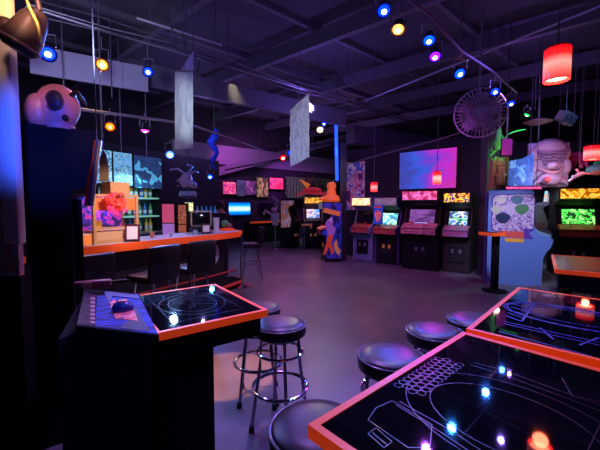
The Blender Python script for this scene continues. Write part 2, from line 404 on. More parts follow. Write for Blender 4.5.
# ---------------------------------------------------------------- arcade cabinets
def cabinet(label, loc, rz, W=.66, H=1.8, D=1., body=BLK, sidem=None, marq=None, scr=None, ctrl=None, front=None, mw=None, edge=None, sideart=None, sart_side=-1, coin='two', name='arcade_cabinet', group='arcade cabinets', profile=None):
    t = thing(name, label, 'arcade cabinet', loc, rz, group=group)
    h = H/1.8
    def P(l): return [(y*D, z*h) for y, z in l]
    prof = P([(-.22, 0), (-.22, .76), (-.40, .83), (-.42, .95), (-.18, 1.04), (-.03, 1.42), (-.12, 1.50), (-.32, 1.56), (-.34, 1.8), (.40, 1.8), (.42, .6), (.42, 0)])
    if profile: prof = P(profile)
    inn = P([(-.20, .02), (-.20, .78), (-.38, .85), (-.38, .92), (-.15, 1.01), (0, 1.42), (-.10, 1.52), (-.30, 1.58), (-.31, 1.78), (.38, 1.78), (.38, .02)])
    MB().side(inn, -W/2+.02, W/2-.02).build('body', body, t, smooth=False)
    sm = sidem or body
    if profile: inn = [(y*.96+.005, z*.985+.005) for y, z in prof]
    for s in (-1, 1):
        sd = MB().side(prof, s*W/2-(.02 if s > 0 else 0), s*W/2+(.02 if s < 0 else 0)).build('side_panel', sm, t, smooth=False)
        if edge:
            MB().tube([(s*(W/2-.01), y, z) for y, z in prof[:10]], .011, 6).build('edge_moulding', edge, t)
    if sideart:
        poly = P([(-.16, 1.06), (0.0, 1.42), (-.06, 1.55), (-.27, 1.6), (-.28, 1.75), (.36, 1.75), (.36, .75), (-.1, .78)]) if sideart[1] == 'upper' else P([(-.20, .1), (-.20, .78), (-.38, .86), (-.17, 1.08), (-.0, 1.42), (-.1, 1.55), (-.29, 1.6), (-.3, 1.77), (.38, 1.77), (.38, .1)])
        x = sart_side*W/2
        MB().side(poly, x-.002, x+.002).build('side_artwork', sideart[0], t, smooth=False)
    # marquee
    w = (W-.05)
    MB().box((0, -.335*D, 1.68*h), (w, .02, .19*h)).build('marquee', marq or BLK, t, smooth=False)
    # slanted screen and bezel
    ang = math.atan2(.15*D, .41*h)
    cy, cz = -.085*D, 1.22*h
    MB().box((0, cy+.012, cz), (w, .03, .40*h), (-ang, 0, 0)).build('bezel', MATTE, t, smooth=False)
    MB().box((0, cy-.014, cz), (w*.74, .02, .31*h), (-ang, 0, 0)).build('screen', scr or SCRGLASS, t, smooth=False)
    # control deck
    a2 = math.atan2(.09*h, .24*D)
    MB().box((0, -.29*D, 1.005*h), (w, .26*D, .03), (a2, 0, 0)).build('control_panel', ctrl or BLK, t, smooth=False)
    MB().box((0, -.405*D, .88*h), (w, .02, .11*h)).build('deck_front', ctrl or BLK, t, smooth=False)
    for s in (-.25, .25):
        j = MB().tube([(s*w, -.30*D, 1.0*h), (s*w, -.30*D, 1.09*h)], .006, 6).build('joystick', CHROME, t)
        MB().ball((s*w, -.30*D, 1.10*h), .02).build('knob', mat('red_knob', (.7, .03, .02), .3), j)
    for s in (-.25, .25):
        for k in range(3): MB().cyl((s*w+.06+.035*k, -.29*D, 1.02*h), .013, .02, seg=12).build('button', mat('button_orange', (.9, .25, .05), .4), t)
    # coin door with two slots
    if coin:
        c = MB().box((0, -.225*D, .42*h), (.34, .02, .36)).build('coin_door', front or GUN, t, smooth=False)
        for s in (-.08, .08):
            MB().box((s, -.24*D, .48*h), (.06, .01, .09), bev=.003).build('coin_slot', mat('amber_slot', (.5, .22, .05), .4, emit=(1, .3, .05), es=.15) if coin == 'two' else STEEL, c)
    return t
rzR = math.atan2(-.64, -(-.77)) - 0  # front faces NR
def face(n): return math.atan2(n.x, -n.y)  # rotation whose local -Y points along n
def row(tt, off=0): return Vector((3.2, 7.5, 0))+E2*tt-NR*(.40+off)
glow = lambda n, c, sc=5, k='cell', e=2.0, st=(1, 1, 1), seed=0.: art(n, c, sc*.55, k, e, .4, st, seed, detail=.4)
m_or = glow('marquee_orange_white', [(1, .35, .1), (1, .8, .5), (1, .5, .2), (.9, .15, .05)], 8, 'noise', 2.2, (3, 1, 1))
m_pk = glow('marquee_pink', [(.35, .03, .12), (.85, .12, .25), (.4, .08, .5), (.9, .25, .5)], 5, 'noise', .9, (3, 1, 1), 2)
m_yr = glow('marquee_yellow_red', [(.05, .01, .01), (.5, .03, .01), (1, .45, .02), (.9, .7, .05), (.05, .02, .2)], 5, 'noise', 1.6, (3, 1, 1), 5)
m_yel = glow('marquee_yellow', [(.3, .1, 0), (1, .45, .02), (1, .7, .1), (.6, .25, 0)], 6, 'noise', 1.05, (3, 1, 1), 1)
m_grey = art('marquee_grey', [(.12, .13, .18), (.35, .36, .42), (.2, .2, .3)], 5, 'noise', .25, .4, (3, 1, 1))
s_cy = glow('screen_cyan', [(.05, .25, .35), (.15, .8, .8), (.7, 1, 1), (.2, .75, .45)], 5, 'noise', 1.6)
s_vi = art('screen_violet', [(.05, .02, .10), (.14, .06, .24), (.22, .10, .36)], 1.5, 'noise', 1., .2, const=False)
s_mul = glow('screen_multicolour', [(.02, .05, .2), (.1, .6, .2), (.02, .04, .12), (.7, .8, .9), (.05, .2, .7)], 5, 'noise', 1.8, (1, 1, 1), 4)
s_grn = glow('screen_green', [(.01, .05, .01), (.1, .9, .1), (.02, .1, .02), (.3, 1, .2)], 5, 'noise', 1.6, (2, 1, 1), 3)
s_blu = glow('screen_sky', [(.1, .3, .7), (.4, .6, .9), (.8, .5, .3), (.1, .2, .5)], 4, 'noise', 1.3)
ctl_r = art('deck_red_pattern', [(.5, .03, .02), (.8, .25, .08), (.1, .03, .06), (.6, .1, .15)], 5, 'noise', 0, .35, detail=1)
ctl_p = art('deck_pink_pattern', [(.45, .08, .2), (.65, .22, .3), (.2, .04, .16)], 5, 'noise', .10, .3, detail=1)
ctl_b = art('deck_blue_red', [(.03, .08, .45), (.6, .07, .06), (.15, .2, .6)], 6, 'noise', .15, .35, (1, 1, 3))
EDGEV = mat('violet_edge', (.25, .1, .5), .4)
fR = face(NR)
cabinet('pale blue-grey cabinet with white-lit head and black coin door, under the small red lantern', row(2.12), fR-.03, .58, 1.72, .95, body=mat('grey_blue_side', (.20, .26, .42), .5), sidem=mat('grey_blue_side', (.20, .26, .42), .5), marq=m_or, ctrl=ctl_r, edge=mat('pale_edge', (.4, .42, .55), .4), front=MATTE, coin='steel')
cg = cabinet('cabinet with cyan screen and a blue side board with a red figure', row(1.42), fR-.03, .64, 1.72, .95, sidem=mat('violet_side', (.05, .02, .12), .5), marq=m_grey, scr=s_cy, ctrl=ctl_r, edge=EDGEV)
MB().box((-.185, -.33, 1.28), (.26, .02, .50)).build('art_board', art('blue_board_art', [(.03, .12, .7), (.05, .2, .85), (.04, .14, .75)], 2.2, 'noise', .10, .4, seed=3.3, detail=1), cg, smooth=False)
ab = MB().face([(-.185+.09*math.cos(a)*(1+.2*math.sin(3*a)), 1.24+.15*math.sin(a)) for a in [2*PI*i/24 for i in range(24)]], -.345, -.341).build('red_figure', art('red_fig', [(.8, .12, .15), (.95, .4, .35), (.7, .08, .2)], 3, 'noise', .15), cg, smooth=False)
MB().box((-.185, -.343, 1.47), (.2, .005, .05)).build('title_strip', mat('red_title', (.9, .15, .1), .4), cg, smooth=False)
cd = cabinet('large black cabinet with tilted violet screen and pink letters on its head', row(.50, -.22), fR+.04, .82, 1.86, 1.0, marq=m_pk, scr=s_vi, ctrl=ctl_p, front=BLK, coin='steel', edge=None)
MB().box((.0, -.15, 1.09), (.3, .02, .035)).build('screen_caption', glow('caption_blue', [(.1, .2, .9), (.8, .8, 1), (.2, .1, .7)], 9, 'noise', 1.5, (4, 1, 1)), cd, smooth=False)
cabinet('cabinet with yellow and red head and bright multicolour screen beside the column', row(-.25, -.03), fR+.03, .56, 1.80, .95, body=mat('dark_brown_side', (.03, .02, .022), .5), marq=m_yr, scr=s_mul, ctrl=ctl_b, coin='steel')
# painted side cabinet with the orange sculpture on top
m_fig = art('painted_side_blue', [(.01, .015, .08), (.02, .05, .4), (.03, .08, .6), (.06, .05, .45), (.01, .02, .1)], 3.2, 'noise', .08, .35, (1, 1, 1.2), 5.1, detail=2)
pC = Z(330, 262, 0)+Vector((0, .33, 0))
cc = cabinet('cabinet seen side-on with blue, red and orange painted side by the partition end', (pC.x, pC.y, 0), math.radians(-84), .66, 1.60, .72, marq=m_grey, scr=SCRGLASS, ctrl=ctl_r, sideart=(m_fig, 'full'), sart_side=1)
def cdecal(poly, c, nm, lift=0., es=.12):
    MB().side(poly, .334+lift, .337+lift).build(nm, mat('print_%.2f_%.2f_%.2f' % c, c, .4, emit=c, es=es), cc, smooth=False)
cdecal([(-.24, 1.33), (.22, 1.22), (.24, 1.34), (-.2, 1.45)], (.9, .3, .06), 'slanted_title')
cdecal([(-.12, 1.12), (-.02, 1.18), (.05, 1.1), (.03, .98), (.12, .9), (.06, .72), (-.1, .72), (-.14, .9), (-.18, 1.0)], (.42, .18, .55), 'violet_figure')
cdecal([(-.03, 1.2), (.03, 1.16), (0, 1.08), (-.07, 1.1)], (.75, .65, .75), 'pale_head')
cdecal([(-.1, .72), (.05, .72), (.0, .5), (.08, .28), (0, .18), (-.06, .42), (-.16, .2), (-.24, .2), (-.14, .5)], (.85, .1, .04), 'red_legs')
cdecal([(.06, .5), (.14, .62), (.17, .42), (.26, .3), (.2, .16), (.1, .3)], (.85, .4, .08), 'orange_animal')
gun = MB().box((0, -.62, .98), (.05, .30, .05)).box((0, -.5, .93), (.04, .05, .1)).build('light_gun', mat('yellow_gun', (.5, .3, .08), .4), cc)
# far cabinets
pB = Z(313, 249, 0)+Vector((0, .35, 0))
cabinet('distant cabinet with bright yellow head and small sky-blue screen', pB, math.radians(4), .66, 1.8, .9, marq=m_yel, scr=s_blu, edge=mat('white_edge', (.4, .4, .5), .4))
pA = Z(297, 249, 0)+Vector((-.2, .45, 0))
ca = cabinet('distant cabinet with pink and white painted side below a black head', pA, math.radians(62), .5, 1.72, .8, sideart=(art('pink_white_side', [(.7, .2, .2), (.8, .7, .75), (.85, .3, .12), (.5, .35, .5)], 3, 'noise', .1, .4, seed=8), 'upper'), sart_side=-1)
# big blue-sided cabinet
pS = Vector((4.23, 6.56, 0))
SB = mat('blue_side_laminate', (.17, .27, .62), .45)
cs = cabinet('big blue-sided cabinet with a round-cornered pink cartoon panel, beside the orange-topped small table', (pS.x, pS.y, 0), math.radians(66), .60, 1.80, 1.26, profile=[(-.31, 0), (-.31, .52), (-.35, .66), (-.40, .74), (-.43, .88), (-.40, .93), (-.27, .98), (-.20, 1.1), (-.16, 1.35), (-.15, 1.6), (-.18, 1.76), (-.15, 1.8), (.40, 1.8), (.40, 0)], sidem=SB, marq=glow('marquee_cyan_orange', [(.1, .6, .7), (.9, .9, .9), (1, .3, .1)], 5, 'noise', 1.1), scr=SCRGLASS, ctrl=mat('grey_teal_deck', (.25, .38, .42), .4), edge=mat('pale_blue_edge', (.35, .45, .75), .4), coin='steel')
def side_decal(cab, W, outline, y0, m, name, th=.004):
    # outline is (y,z) on the local -X side
    return MB().side(outline, -W/2-th-.001, -W/2-.001+0).build(name, m, cab, smooth=False)
def rrect(cy, cz, w, h, r, n=6):
    o = []
    for qx, qz, a0 in ((1, 1, 0), (-1, 1, PI/2), (-1, -1, PI), (1, -1, 1.5*PI)):
        for i in range(n+1):
            a = a0+PI/2*i/n; o.append((cy+qx*(w/2-r)+r*math.cos(a), cz+qz*(h/2-r)+r*math.sin(a)))
    return o
pn = side_decal(cs, .60, rrect(.10, 1.37, .70, .72, .1), 0, mat('panel_outline', (.03, .02, .08), .5), 'cartoon_panel')
pi_ = MB().side(rrect(.10, 1.37, .67, .69, .09), -.307, -.304).build('panel_print', art('cartoon_pink_print', [(.70, .45, .62), (.85, .6, .72), (.3, .12, .4), (.75, .45, .62)], 9, 'noise', 0, .4, (1, 1, 1), 2.2, detail=2), pn, smooth=False)
for k, (dy, dz, r, c) in enumerate(((.20, .24, .085, (.75, .65, .5)), (-.06, .25, .10, (.12, .2, .25)), (.27, .06, .09, (.65, .6, .4)), (.06, .08, .09, (.7, .5, .62)), (-.14, .07, .11, (.1, .25, .1)), (.16, -.10, .12, (.03, .04, .1)))):
    MB().side([(.10+dy+r*(1+.12*math.sin(3*a))*math.cos(a), 1.37+dz+r*.85*math.sin(a)) for a in [2*PI*i/20 for i in range(20)]], -.310, -.307).build('printed_blob', mat('blob%d' % k, c, .4), pi_, smooth=False)
rb = MB().side([(.30, .99), (.30, 1.03), (.12, 1.04), (-.23, 1.08), (-.17, .99), (-.25, .89), (.02, .90), (.25, .91), (.20, .95)], -.306, -.302).build('ribbon_logo', mat('red_ribbon', (.75, .1, .08), .4, emit=(.8, .06, .04), es=.12), cs, smooth=False)
MB().side([(-.08, 1.08), (-.23, 1.08), (-.17, .99), (-.25, .89), (-.1, .895)], -.308, -.306).build('ribbon_end', mat('purple_ribbon', (.15, .05, .4), .4), rb, smooth=False)
MB().side([(.20, .82), (.22, .89), (-.10, .885), (-.08, .82)], -.308, -.304).build('plate', mat('orange_plate', (.9, .4, .05), .4, emit=(.9, .3, .03), es=.15), rb, smooth=False)
# cabinets beyond the blue one, same heading
q = Vector((5.1, 7.55, 0))
cabinet('cabinet directly behind the big blue-sided one, with cyan and orange lit head', (q.x, q.y, 0), math.radians(66), .66, 1.8, .95, sidem=mat('cyan_side', (.25, .5, .6), .45), marq=glow('marquee_cyan_orange', [(1, 1, 1)], 5), scr=SCRGLASS, edge=mat('pale_edge', (.4, .42, .55), .4))
q2 = Z(552, 270, 0)+Vector((.25, 1.2, 0))
cabinet('narrow cabinet with white-grey side and amber lit head', (5.95, 8.3, 0), math.radians(58), .5, 1.82, .9, sidem=mat('white_grey_side', (.55, .6, .62), .45), marq=glow('marquee_amber', [(1, .35, .02), (1, .6, .1)], 3, 'noise', 1.6), scr=SCRGLASS, edge=mat('pale_edge', (.4, .42, .55), .4))
q3 = Yd(580, 250, 7.1)
cabinet('wide cabinet with glowing yellow head and green screen above a brown deck', (q3.x-.03, q3.y+.1, 0), math.radians(-24), .80, 1.88, 1., marq=m_yel, scr=s_grn, ctrl=mat('brown_deck', (.35, .08, .04), .3), coin='steel')
# red ledge sign above the blue cabinet
p = Yd(522, 188, 6.5)
s_ = thing('sign_lightbox', 'long thin pink-lit sign strip above the big blue-sided cabinet', 'sign', p, math.radians(-2))
MB().box((0, 0, 0), (.70, .1, .08)).build('sign_case', MATTE, s_, smooth=False)
MB().box((0, -.055, 0), (.66, .02, .045)).build('sign_face', glow('pink_strip', [(.8, .05, .3), (.3, .01, .1), (1, .15, .5)], 9, 'noise', 1.4, (6, 1, 1)), s_, smooth=False)
MB().tube([(-.3, .05, .05), (-.3, .05, 4.95-p.z)], .006, 5).tube([(.3, .05, .05), (.3, .05, 4.95-p.z)], .006, 5).build('hanging_wires', CORDM, s_)

# ---------------------------------------------------------------- big projection screen on the partition
def on_rw(px, z, off=0.):
    # the point of the partition (offset towards the room) seen in column px
    k = (px-300)/F; b = RW+NR*off
    t_ = (k*b.y-b.x)/(E2.x-k*E2.y); p_ = b+E2*t_; return Vector((p_.x, p_.y, z)), t_
def zat(px, py, P_): 
    d = ray(px, py); return EYE+d.z*(P_.y/d.y)
a, _ = on_rw(399, 0, .1); b, _ = on_rw(455, 0, .1)
z1, z0 = (zat(399, 155, a)+zat(455, 145, b))/2, (zat(399, 190, a)+zat(455, 187, b))/2
mid = (a+b)/2; W_ = (b-a).length
sc = thing('projection_screen', 'large wide screen glowing blue to magenta on the wall behind the game cabinets', 'screen', (mid.x, mid.y, (z0+z1)/2), fR)
MB().box((0, .03, 0), (W_+.04, .05, z1-z0+.04)).build('screen_frame', MATTE, sc, smooth=False)
mm = bpy.data.materials.new('projected_picture'); mm.use_nodes = True; nt = mm.node_tree; bs = nt.nodes['Principled BSDF']
tc = nt.nodes.new('ShaderNodeTexCoord'); sx = nt.nodes.new('ShaderNodeSeparateXYZ'); nz = nt.nodes.new('ShaderNodeTexNoise'); nz.inputs['Scale'].default_value = 2.6; nz.inputs['Detail'].default_value = 4
ma = nt.nodes.new('ShaderNodeMath'); ma.operation = 'MULTIPLY_ADD'; ma.inputs[1].default_value = .95; mb_ = nt.nodes.new('ShaderNodeMath'); mb_.operation = 'ADD'
rp = nt.nodes.new('ShaderNodeValToRGB'); e = rp.color_ramp.elements; e[0].position = .15; e[0].color = (.05, .08, .55, 1); e[1].position = 1.15 if False else .98; e[1].color = (.75, .04, .55, 1)
for pos, c in ((.36, (.03, .14, .95, 1)), (.55, (.16, .07, .85, 1)), (.72, (.45, .05, .75, 1)), (.84, (.75, .03, .8, 1))):
    x = e.new(pos); x.color = c
nt.links.new(tc.outputs['Generated'], sx.inputs[0]); nt.links.new(tc.outputs['Generated'], nz.inputs['Vector'])
nz.inputs['Detail'].default_value = 7; nz.inputs['Distortion'].default_value = 1.2
nt.links.new(sx.outputs['X'], ma.inputs[2]); nt.links.new(nz.outputs['Fac'], ma.inputs[0]); nt.links.new(ma.outputs[0], mb_.inputs[0]); mb_.inputs[1].default_value = -.42
nt.links.new(mb_.outputs[0], rp.inputs['Fac']); nt.links.new(rp.outputs['Color'], bs.inputs['Emission Color']); bs.inputs['Emission Strength'].default_value = .75; bs.inputs['Base Color'].default_value = (.05, .03, .08, 1)
MB().box((0, 0, 0), (W_, .02, z1-z0)).build('screen_picture', mm, sc, smooth=False)

# tall banner between column and lantern
a, _ = on_rw(355, 0, .06)
zt, zb = zat(355, 162, a), zat(355, 210, a)
bn = thing('wall_banner', 'tall pink and blue painted banner on the wall above the pale blue-grey cabinet', 'banner', (a.x, a.y, (zt+zb)/2), fR)
MB().box((0, 0, 0), (.62, .02, zt-zb), bev=.004).build('banner_cloth', art('banner_pink_blue', [(.08, .02, .12), (.6, .12, .3), (.7, .35, .5), (.1, .1, .5), (.75, .55, .75)], 2.6, 'noise', .12, .5, (1, 1, 1.6), 4, detail=2), bn, smooth=False)
MB().tube([(-.33, -.0, (zt-zb)/2), (.33, 0, (zt-zb)/2)], .012, 6).build('rod', STEEL, bn)
# blue light tube
p0, p1 = Yd(337, 181, 9.3), Yd(336, 122, 9.3)
lt = thing('hanging_light_tube', 'upright glowing blue light tube above the partition end', 'light tube', p0)
MB().tube([(0, 0, 0), p1-p0], .045, 10).build('tube', mat('blue_tube', (.02, .1, .8), .4, emit=(.02, .12, 1), es=1.2), lt)
MB().cyl((0, 0, -.03), .06, .08).build('end_cap', BLK, lt)
MB().tube([p1-p0, Vector((0, 0, 4.95-p0.z))], .01, 5).build('hanging_cord', CORDM, lt)
light('POINT', p0.lerp(p1, .5)+Vector((0, -.15, 0)), (.05, .15, 1), 8, .1)

# orange sculpture on painted cabinet
p = Vector((pC.x, pC.y, 1.604))
sg = thing('orange_sculpture', 'glowing orange seated bust sculpture standing on top of the painted side cabinet', 'sculpture', p+Vector((.06, 0, 0)), 0)
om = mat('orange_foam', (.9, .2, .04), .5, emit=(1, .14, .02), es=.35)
MB().lathe((0, 0, 0), [(.2, 0), (.24, .06), (.2, .16), (.12, .2)], 20).build('shoulders', om, sg)
MB().lathe((0, 0, .18), [(.12, 0), (.13, .08), (.10, .16), (.13, .24), (.11, .33), (.05, .36), (0, .365)], 20).build('bust_head', om, sg)
MB().tube([(-.18, 0, .1), (-.26, -.02, .09), (-.32, -.05, .06)], [.06, .05, .04], 8).build('arm', om, sg)

# ---------------------------------------------------------------- far wall pictures and screens
def bw(s, z, off=.12): 
    p = WB0+E1*s; n = Vector((E1.y, -E1.x, 0)); return Vector((p.x+n.x*off, p.y+n.y*off, z))
rzB = math.atan2(E1.y, E1.x)
def s_of(px, off=.12):
    n = Vector((E1.y, -E1.x, 0)); b0 = WB0+n*off; k = (px-300)/F
    return (k*b0.y-b0.x)/(E1.x-k*E1.y)
def wall_pic(x0, x1, y0, y1, m, name, label, cat, off=.12, frame=MATTE, fw=.03, group=None, wires=False):
    s0, s1 = s_of(x0, off), s_of(x1, off); sm = (s0+s1)/2; p = bw(sm, 0, off)
    za, zb = zat((x0+x1)/2, y1, p), zat((x0+x1)/2, y0, p)
    t = thing(name, label, cat, (p.x, p.y, (za+zb)/2), rzB, group=group)
    MB().box((0, .025, 0), (s1-s0+2*fw, .04, zb-za+2*fw)).build('frame' if frame is MATTE else 'backing', frame, t, smooth=False)
    MB().box((0, -.003, 0), (s1-s0, .02, zb-za)).build('screen' if 'screen' in cat else 'print', m, t, smooth=False)
    return t
wall_pic(229, 250, 202.5, 215, art('blue_tv_picture', [(.0, .03, .25), (.0, .25, 1), (.6, .95, 1), (.0, .3, 1), (.0, .05, .4)], 1, 'grad', 1.6, .3, const=False), 'wall_television', 'small bright blue glowing television on the far dark wall', 'television screen', .15)
wall_pic(260, 275.5, 203.5, 214, SCRGLASS, 'wall_television', 'switched-off black television on the far wall above the orange ledge', 'television screen', .15)
wall_pic(223.5, 236, 182, 194, art('red_picture', [(.5, .02, .25), (1, .12, .18), (.3, .01, .2), (1, .2, .3)], 3, 'noise', .8, .4), 'framed_picture', 'glowing red and pink picture high on the far wall, above the blue television', 'picture')
wall_pic(237, 245, 180, 196, art('grey_blue_cloth', [(.10, .14, .2), (.16, .22, .3)], 3, 'noise', .08), 'wall_hanging', 'narrow grey-blue cloth hanging beside the red glowing picture', 'wall hanging')
wall_pic(245.5, 256, 181, 195, art('magenta_scene', [(.03, .02, .06), (.35, .08, .3), (.08, .03, .15), (.5, .15, .4)], 3, 'noise', .35, seed=2), 'wall_poster', 'dark poster with a small magenta mushroom-like shape on the far wall', 'poster')
wall_pic(257, 268, 178, 197, art('gold_print', [(.05, .04, .02), (.3, .2, .06), (.55, .42, .15), (.12, .08, .04)], 2.5, 'dist', .35, seed=1), 'wall_poster', 'dark gold poster on the far wall between the magenta and red pictures', 'poster')
wall_pic(270, 283, 178, 189, art('red_splash', [(.8, .02, .1), (1, .08, .2), (.3, .01, .2)], 3, 'noise', .9, seed=6), 'wall_poster', 'bright red splashed picture on the far wall, left of the black poster', 'poster')
wall_pic(286, 305, 177, 198, art('black_scratch', [(.015, .015, .015), (.02, .02, .02), (.4, .4, .36), (.02, .02, .02)], 2, 'wave', .3, seed=2), 'wall_poster', 'black poster with pale diagonal strokes above the distant cabinets', 'poster', .5, )
wall_pic(306, 334, 178, 200, art('dark_olive', [(.02, .02, .015), (.05, .045, .03), (.1, .04, .03)], 3, 'noise', .15, seed=9), 'wall_poster', 'dark olive poster behind the green lamp', 'poster', .5)
wall_pic(203, 213, 185, 206, art('violet_portrait', [(.08, .01, .35), (.25, .04, .9), (.6, .1, .8), (.12, .02, .5)], 2, 'noise', .7, seed=3), 'wall_poster', 'glowing violet portrait poster beyond the cash register', 'poster', 1.2)
# orange ledge
s0, s1 = s_of(248, .4), s_of(284, .4)
p = bw((s0+s1)/2, 0, .4)
ld = thing('drink_ledge', 'long dark drink ledge with orange edge along the far wall under the black television', 'ledge', (p.x, p.y, .84), rzB)
MB().box((0, .1, 0), (s1-s0, .5, .05)).build('ledge_top', BLK, ld, smooth=False)
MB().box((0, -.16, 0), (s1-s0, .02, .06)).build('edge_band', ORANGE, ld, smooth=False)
MB().box((0, .15, -.43), (s1-s0-.1, .3, .81)).build('ledge_base', MATTE, ld, smooth=False)
# violet wash on the wall
light('SPOT', (-.6, 12.2, 3.4), (.6, .1, 1), 160, .1, (-.4, 14.4, 2.0), 80, .7)
light('SPOT', (-2.4, 11.2, 3.6), (.8, .1, .9), 110, .1, (-2.2, 13.4, 2.9), 90, .7)
# pink hanging robot figure beside the distant cabinets and red creature above
def figure(name, label, cat, p, m1, parts, rz=0, hang=None, group=None):
    t = thing(name, label, cat, p, rz, group=group)
    for nm, mb, mt in parts: mb.build(nm, mt, t)
    if hang: MB().tube([(0, 0, hang), (0, 0, 4.95-p[2])], .006, 5).build('hanging_cord', CORDM, t)
    return t
pk = mat('pale_pink_plastic', (.7, .4, .42), .5); gy = mat('grey_plastic', (.35, .35, .42), .5)
p = Z(278, 249, 0); p.y += .1
figure('hanging_robot_figure', 'grey and pink robot figure on a pole beside the pink-sided distant cabinet', 'figure', (p.x-.1, p.y, 0), None, [
    ('pole', MB().tube([(0, 0, 0), (0, 0, 1.75)], .02, 8), STEEL), ('base', MB().cyl((0, 0, .02), .16, .04), CHROME),
    ('torso', MB().box((0, 0, 1.1), (.28, .18, .3), bev=.03).box((0, 0, .88), (.2, .15, .14), bev=.02), gy), ('robot_head', MB().box((-.03, -.02, 1.36), (.18, .16, .15), bev=.03), pk),
    ('arm', MB().tube([(-.14, 0, 1.2), (-.34, -.05, 1.33), (-.4, -.05, 1.2)], .04, 8), pk), ('neck_tube', MB().tube([(.05, 0, 1.4), (.1, 0, 1.6), (.0, 0, 1.75), (-.1, 0, 1.78)], .05, 8), gy)])
p = Yd(312, 190, 12.3)
figure('hanging_creature', 'red and orange flying creature hanging over the yellow-headed cabinet', 'figure', p, None, [
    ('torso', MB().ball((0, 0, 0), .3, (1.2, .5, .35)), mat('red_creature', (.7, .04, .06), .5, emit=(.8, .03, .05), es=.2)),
    ('wing', MB().face([(-.6, -.22), (-.4, -.05), (-.3, -.12), (-.1, .05), (.3, .02), (.4, -.1), (.55, -.05), (.5, -.2), (-.2, -.14)], -.03, .03), mat('red_creature', (1, 0, 0))),
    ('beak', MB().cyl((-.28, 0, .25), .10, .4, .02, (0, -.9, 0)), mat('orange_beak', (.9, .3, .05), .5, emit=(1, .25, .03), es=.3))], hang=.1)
light('POINT', p+Vector((0, -.7, -.5)), (1, .15, .1), 10, .1)

# ---------------------------------------------------------------- bar
OUT = [bar(-2.6, 0), bar(-1.0, 0), bar(.2, .02), bar(.9, .06), bar(1.45, .04), bar(1.72, -.08), bar(1.82, -.35), bar(1.7, -.65), bar(1.4, -.68), bar(-2.6, -.62)]
# smoothly bowed outer edge
br = thing('bar_counter', 'long bar counter with bright orange edge and dark front with a pale oval plaque', 'bar counter')
zt = 1.04
MB().slab([(p.x, p.y) for p in OUT], zt-.045, zt).build('counter_top', art('counter_laminate', [(.30, .30, .34), (.45, .44, .48), (.36, .34, .40)], 8, 'noise', 0, .3, const=False), br, smooth=False)
mb = MB()
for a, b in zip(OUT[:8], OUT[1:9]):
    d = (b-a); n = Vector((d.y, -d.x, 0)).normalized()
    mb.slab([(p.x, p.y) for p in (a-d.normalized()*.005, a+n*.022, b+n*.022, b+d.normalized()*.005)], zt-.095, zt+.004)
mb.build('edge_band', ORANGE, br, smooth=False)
INN = [bar(-2.6, -.28), bar(1.0, -.24), bar(1.5, -.3), bar(1.6, -.5), bar(1.4, -.6), bar(-2.6, -.55)]
MB().slab([(p.x, p.y) for p in INN], .12, zt-.045).build('counter_front', BAR, br, smooth=False)
ST = [bar(-2.6, -.02), bar(1.0, .02), bar(1.75, -.05), bar(1.85, -.4), bar(1.6, -.58), bar(-2.6, -.5)]
MB().slab([(p.x, p.y) for p in ST], 0, .12).build('foot_step', MATTE, br, smooth=False)
mb = MB()
for a, b in ((ST[0], ST[1]), (ST[1], ST[2]), (ST[2], ST[3])):
    d = (b-a).normalized(); n = Vector((d.y, -d.x, 0))
    mb.slab([(p.x, p.y) for p in (a, a+n*.015, b+n*.015, b)], .075, .122)
mb.build('step_edge', mat('dim_red_edge', (.8, .08, .04), .4, emit=(1, .05, .02), es=.10), br, smooth=False)
mb = MB().tube([bar(-2.5, -.12, .32), bar(1.0, -.08, .32), bar(1.6, -.1, .32)], .018, 8)
mb.build('foot_rail', mat('red_rail', (.5, .06, .05), .35, .3), br)
pl_ = bar(1.15, -.235, .66)
o = MB().ball((0, 0, 0), 1, (.14, .012, .2)).build('oval_plaque', mat('pale_blue_plaque', (.55, .62, .8), .5), br, loc=pl_, rot=(0, 0, RB-.05))
pp = bar(1.66, -.02)
po = MB().tube([(pp.x, pp.y, .02), (pp.x, pp.y, zt-.05)], .03, 12).build('support_post', CHROME, br)
MB().lathe((pp.x, pp.y, 0), [(.2, 0), (.2, .015), (.05, .05), (.03, .06)], 28).build('post_base', CHROME, po)

# high-backed bar stools
def backstool(loc, rz, label):
    t = thing('bar_stool', label, 'bar stool', loc, rz, group='high-backed stools along the bar')
    MB().box((0, 0, .70), (.42, .40, .09), bev=.035).build('seat', VINYL, t)
    # local -Y looks to the bar; back at +Y
    b_ = MB(); pts = []
    b_.box((0, .2, .89), (.43, .07, .37), (-.08, 0, 0), bev=.034)
    b_.build('backrest', VINYL, t)
    MB().ring((0, 0, .34), .2, .011).build('foot_ring', CHROME, t)
    MB().ring((0, 0, .66), .13, .01).build('swivel_ring', CHROME, t)
    for sx_ in (-1, 1):
        for sy_ in (-1, 1):
            MB().tube([(sx_*.12, sy_*.12, .70), (sx_*.15, sy_*.15, .34), (sx_*.19, sy_*.19, .0)], .011, 8).build('leg', CHROME, t)
    for sx_ in (-1, 1): MB().tube([(sx_*.16, .15, .72), (sx_*.16, .2, .86)], .01, 6).build('back_bracket', CHROME, t)
    return t
fB = face(-BN)
labs = ['black high-backed bar stool nearest the dark cabinet, under the wooden display case', 'black high-backed bar stool, second along the bar from the dark cabinet', 'black high-backed bar stool beside the pale oval plaque', 'black high-backed stool at the far rounded end of the bar']
sts = [(bar(-1.47, .65), fB), (bar(-.70, .65), fB+.08), (bar(-.12, .65), fB-.06)]
first = backstool((*sts[0][0].xy, 0), sts[0][1], labs[0])
for (p, r_), l in zip(sts[1:], labs[1:3]): dup(first, (p.x, p.y, 0), r_, l)
p = Z(250, 281, 0); dup(first, (p.x, p.y+.2, 0), face(Vector((-.9, -.25, 0))), labs[3])

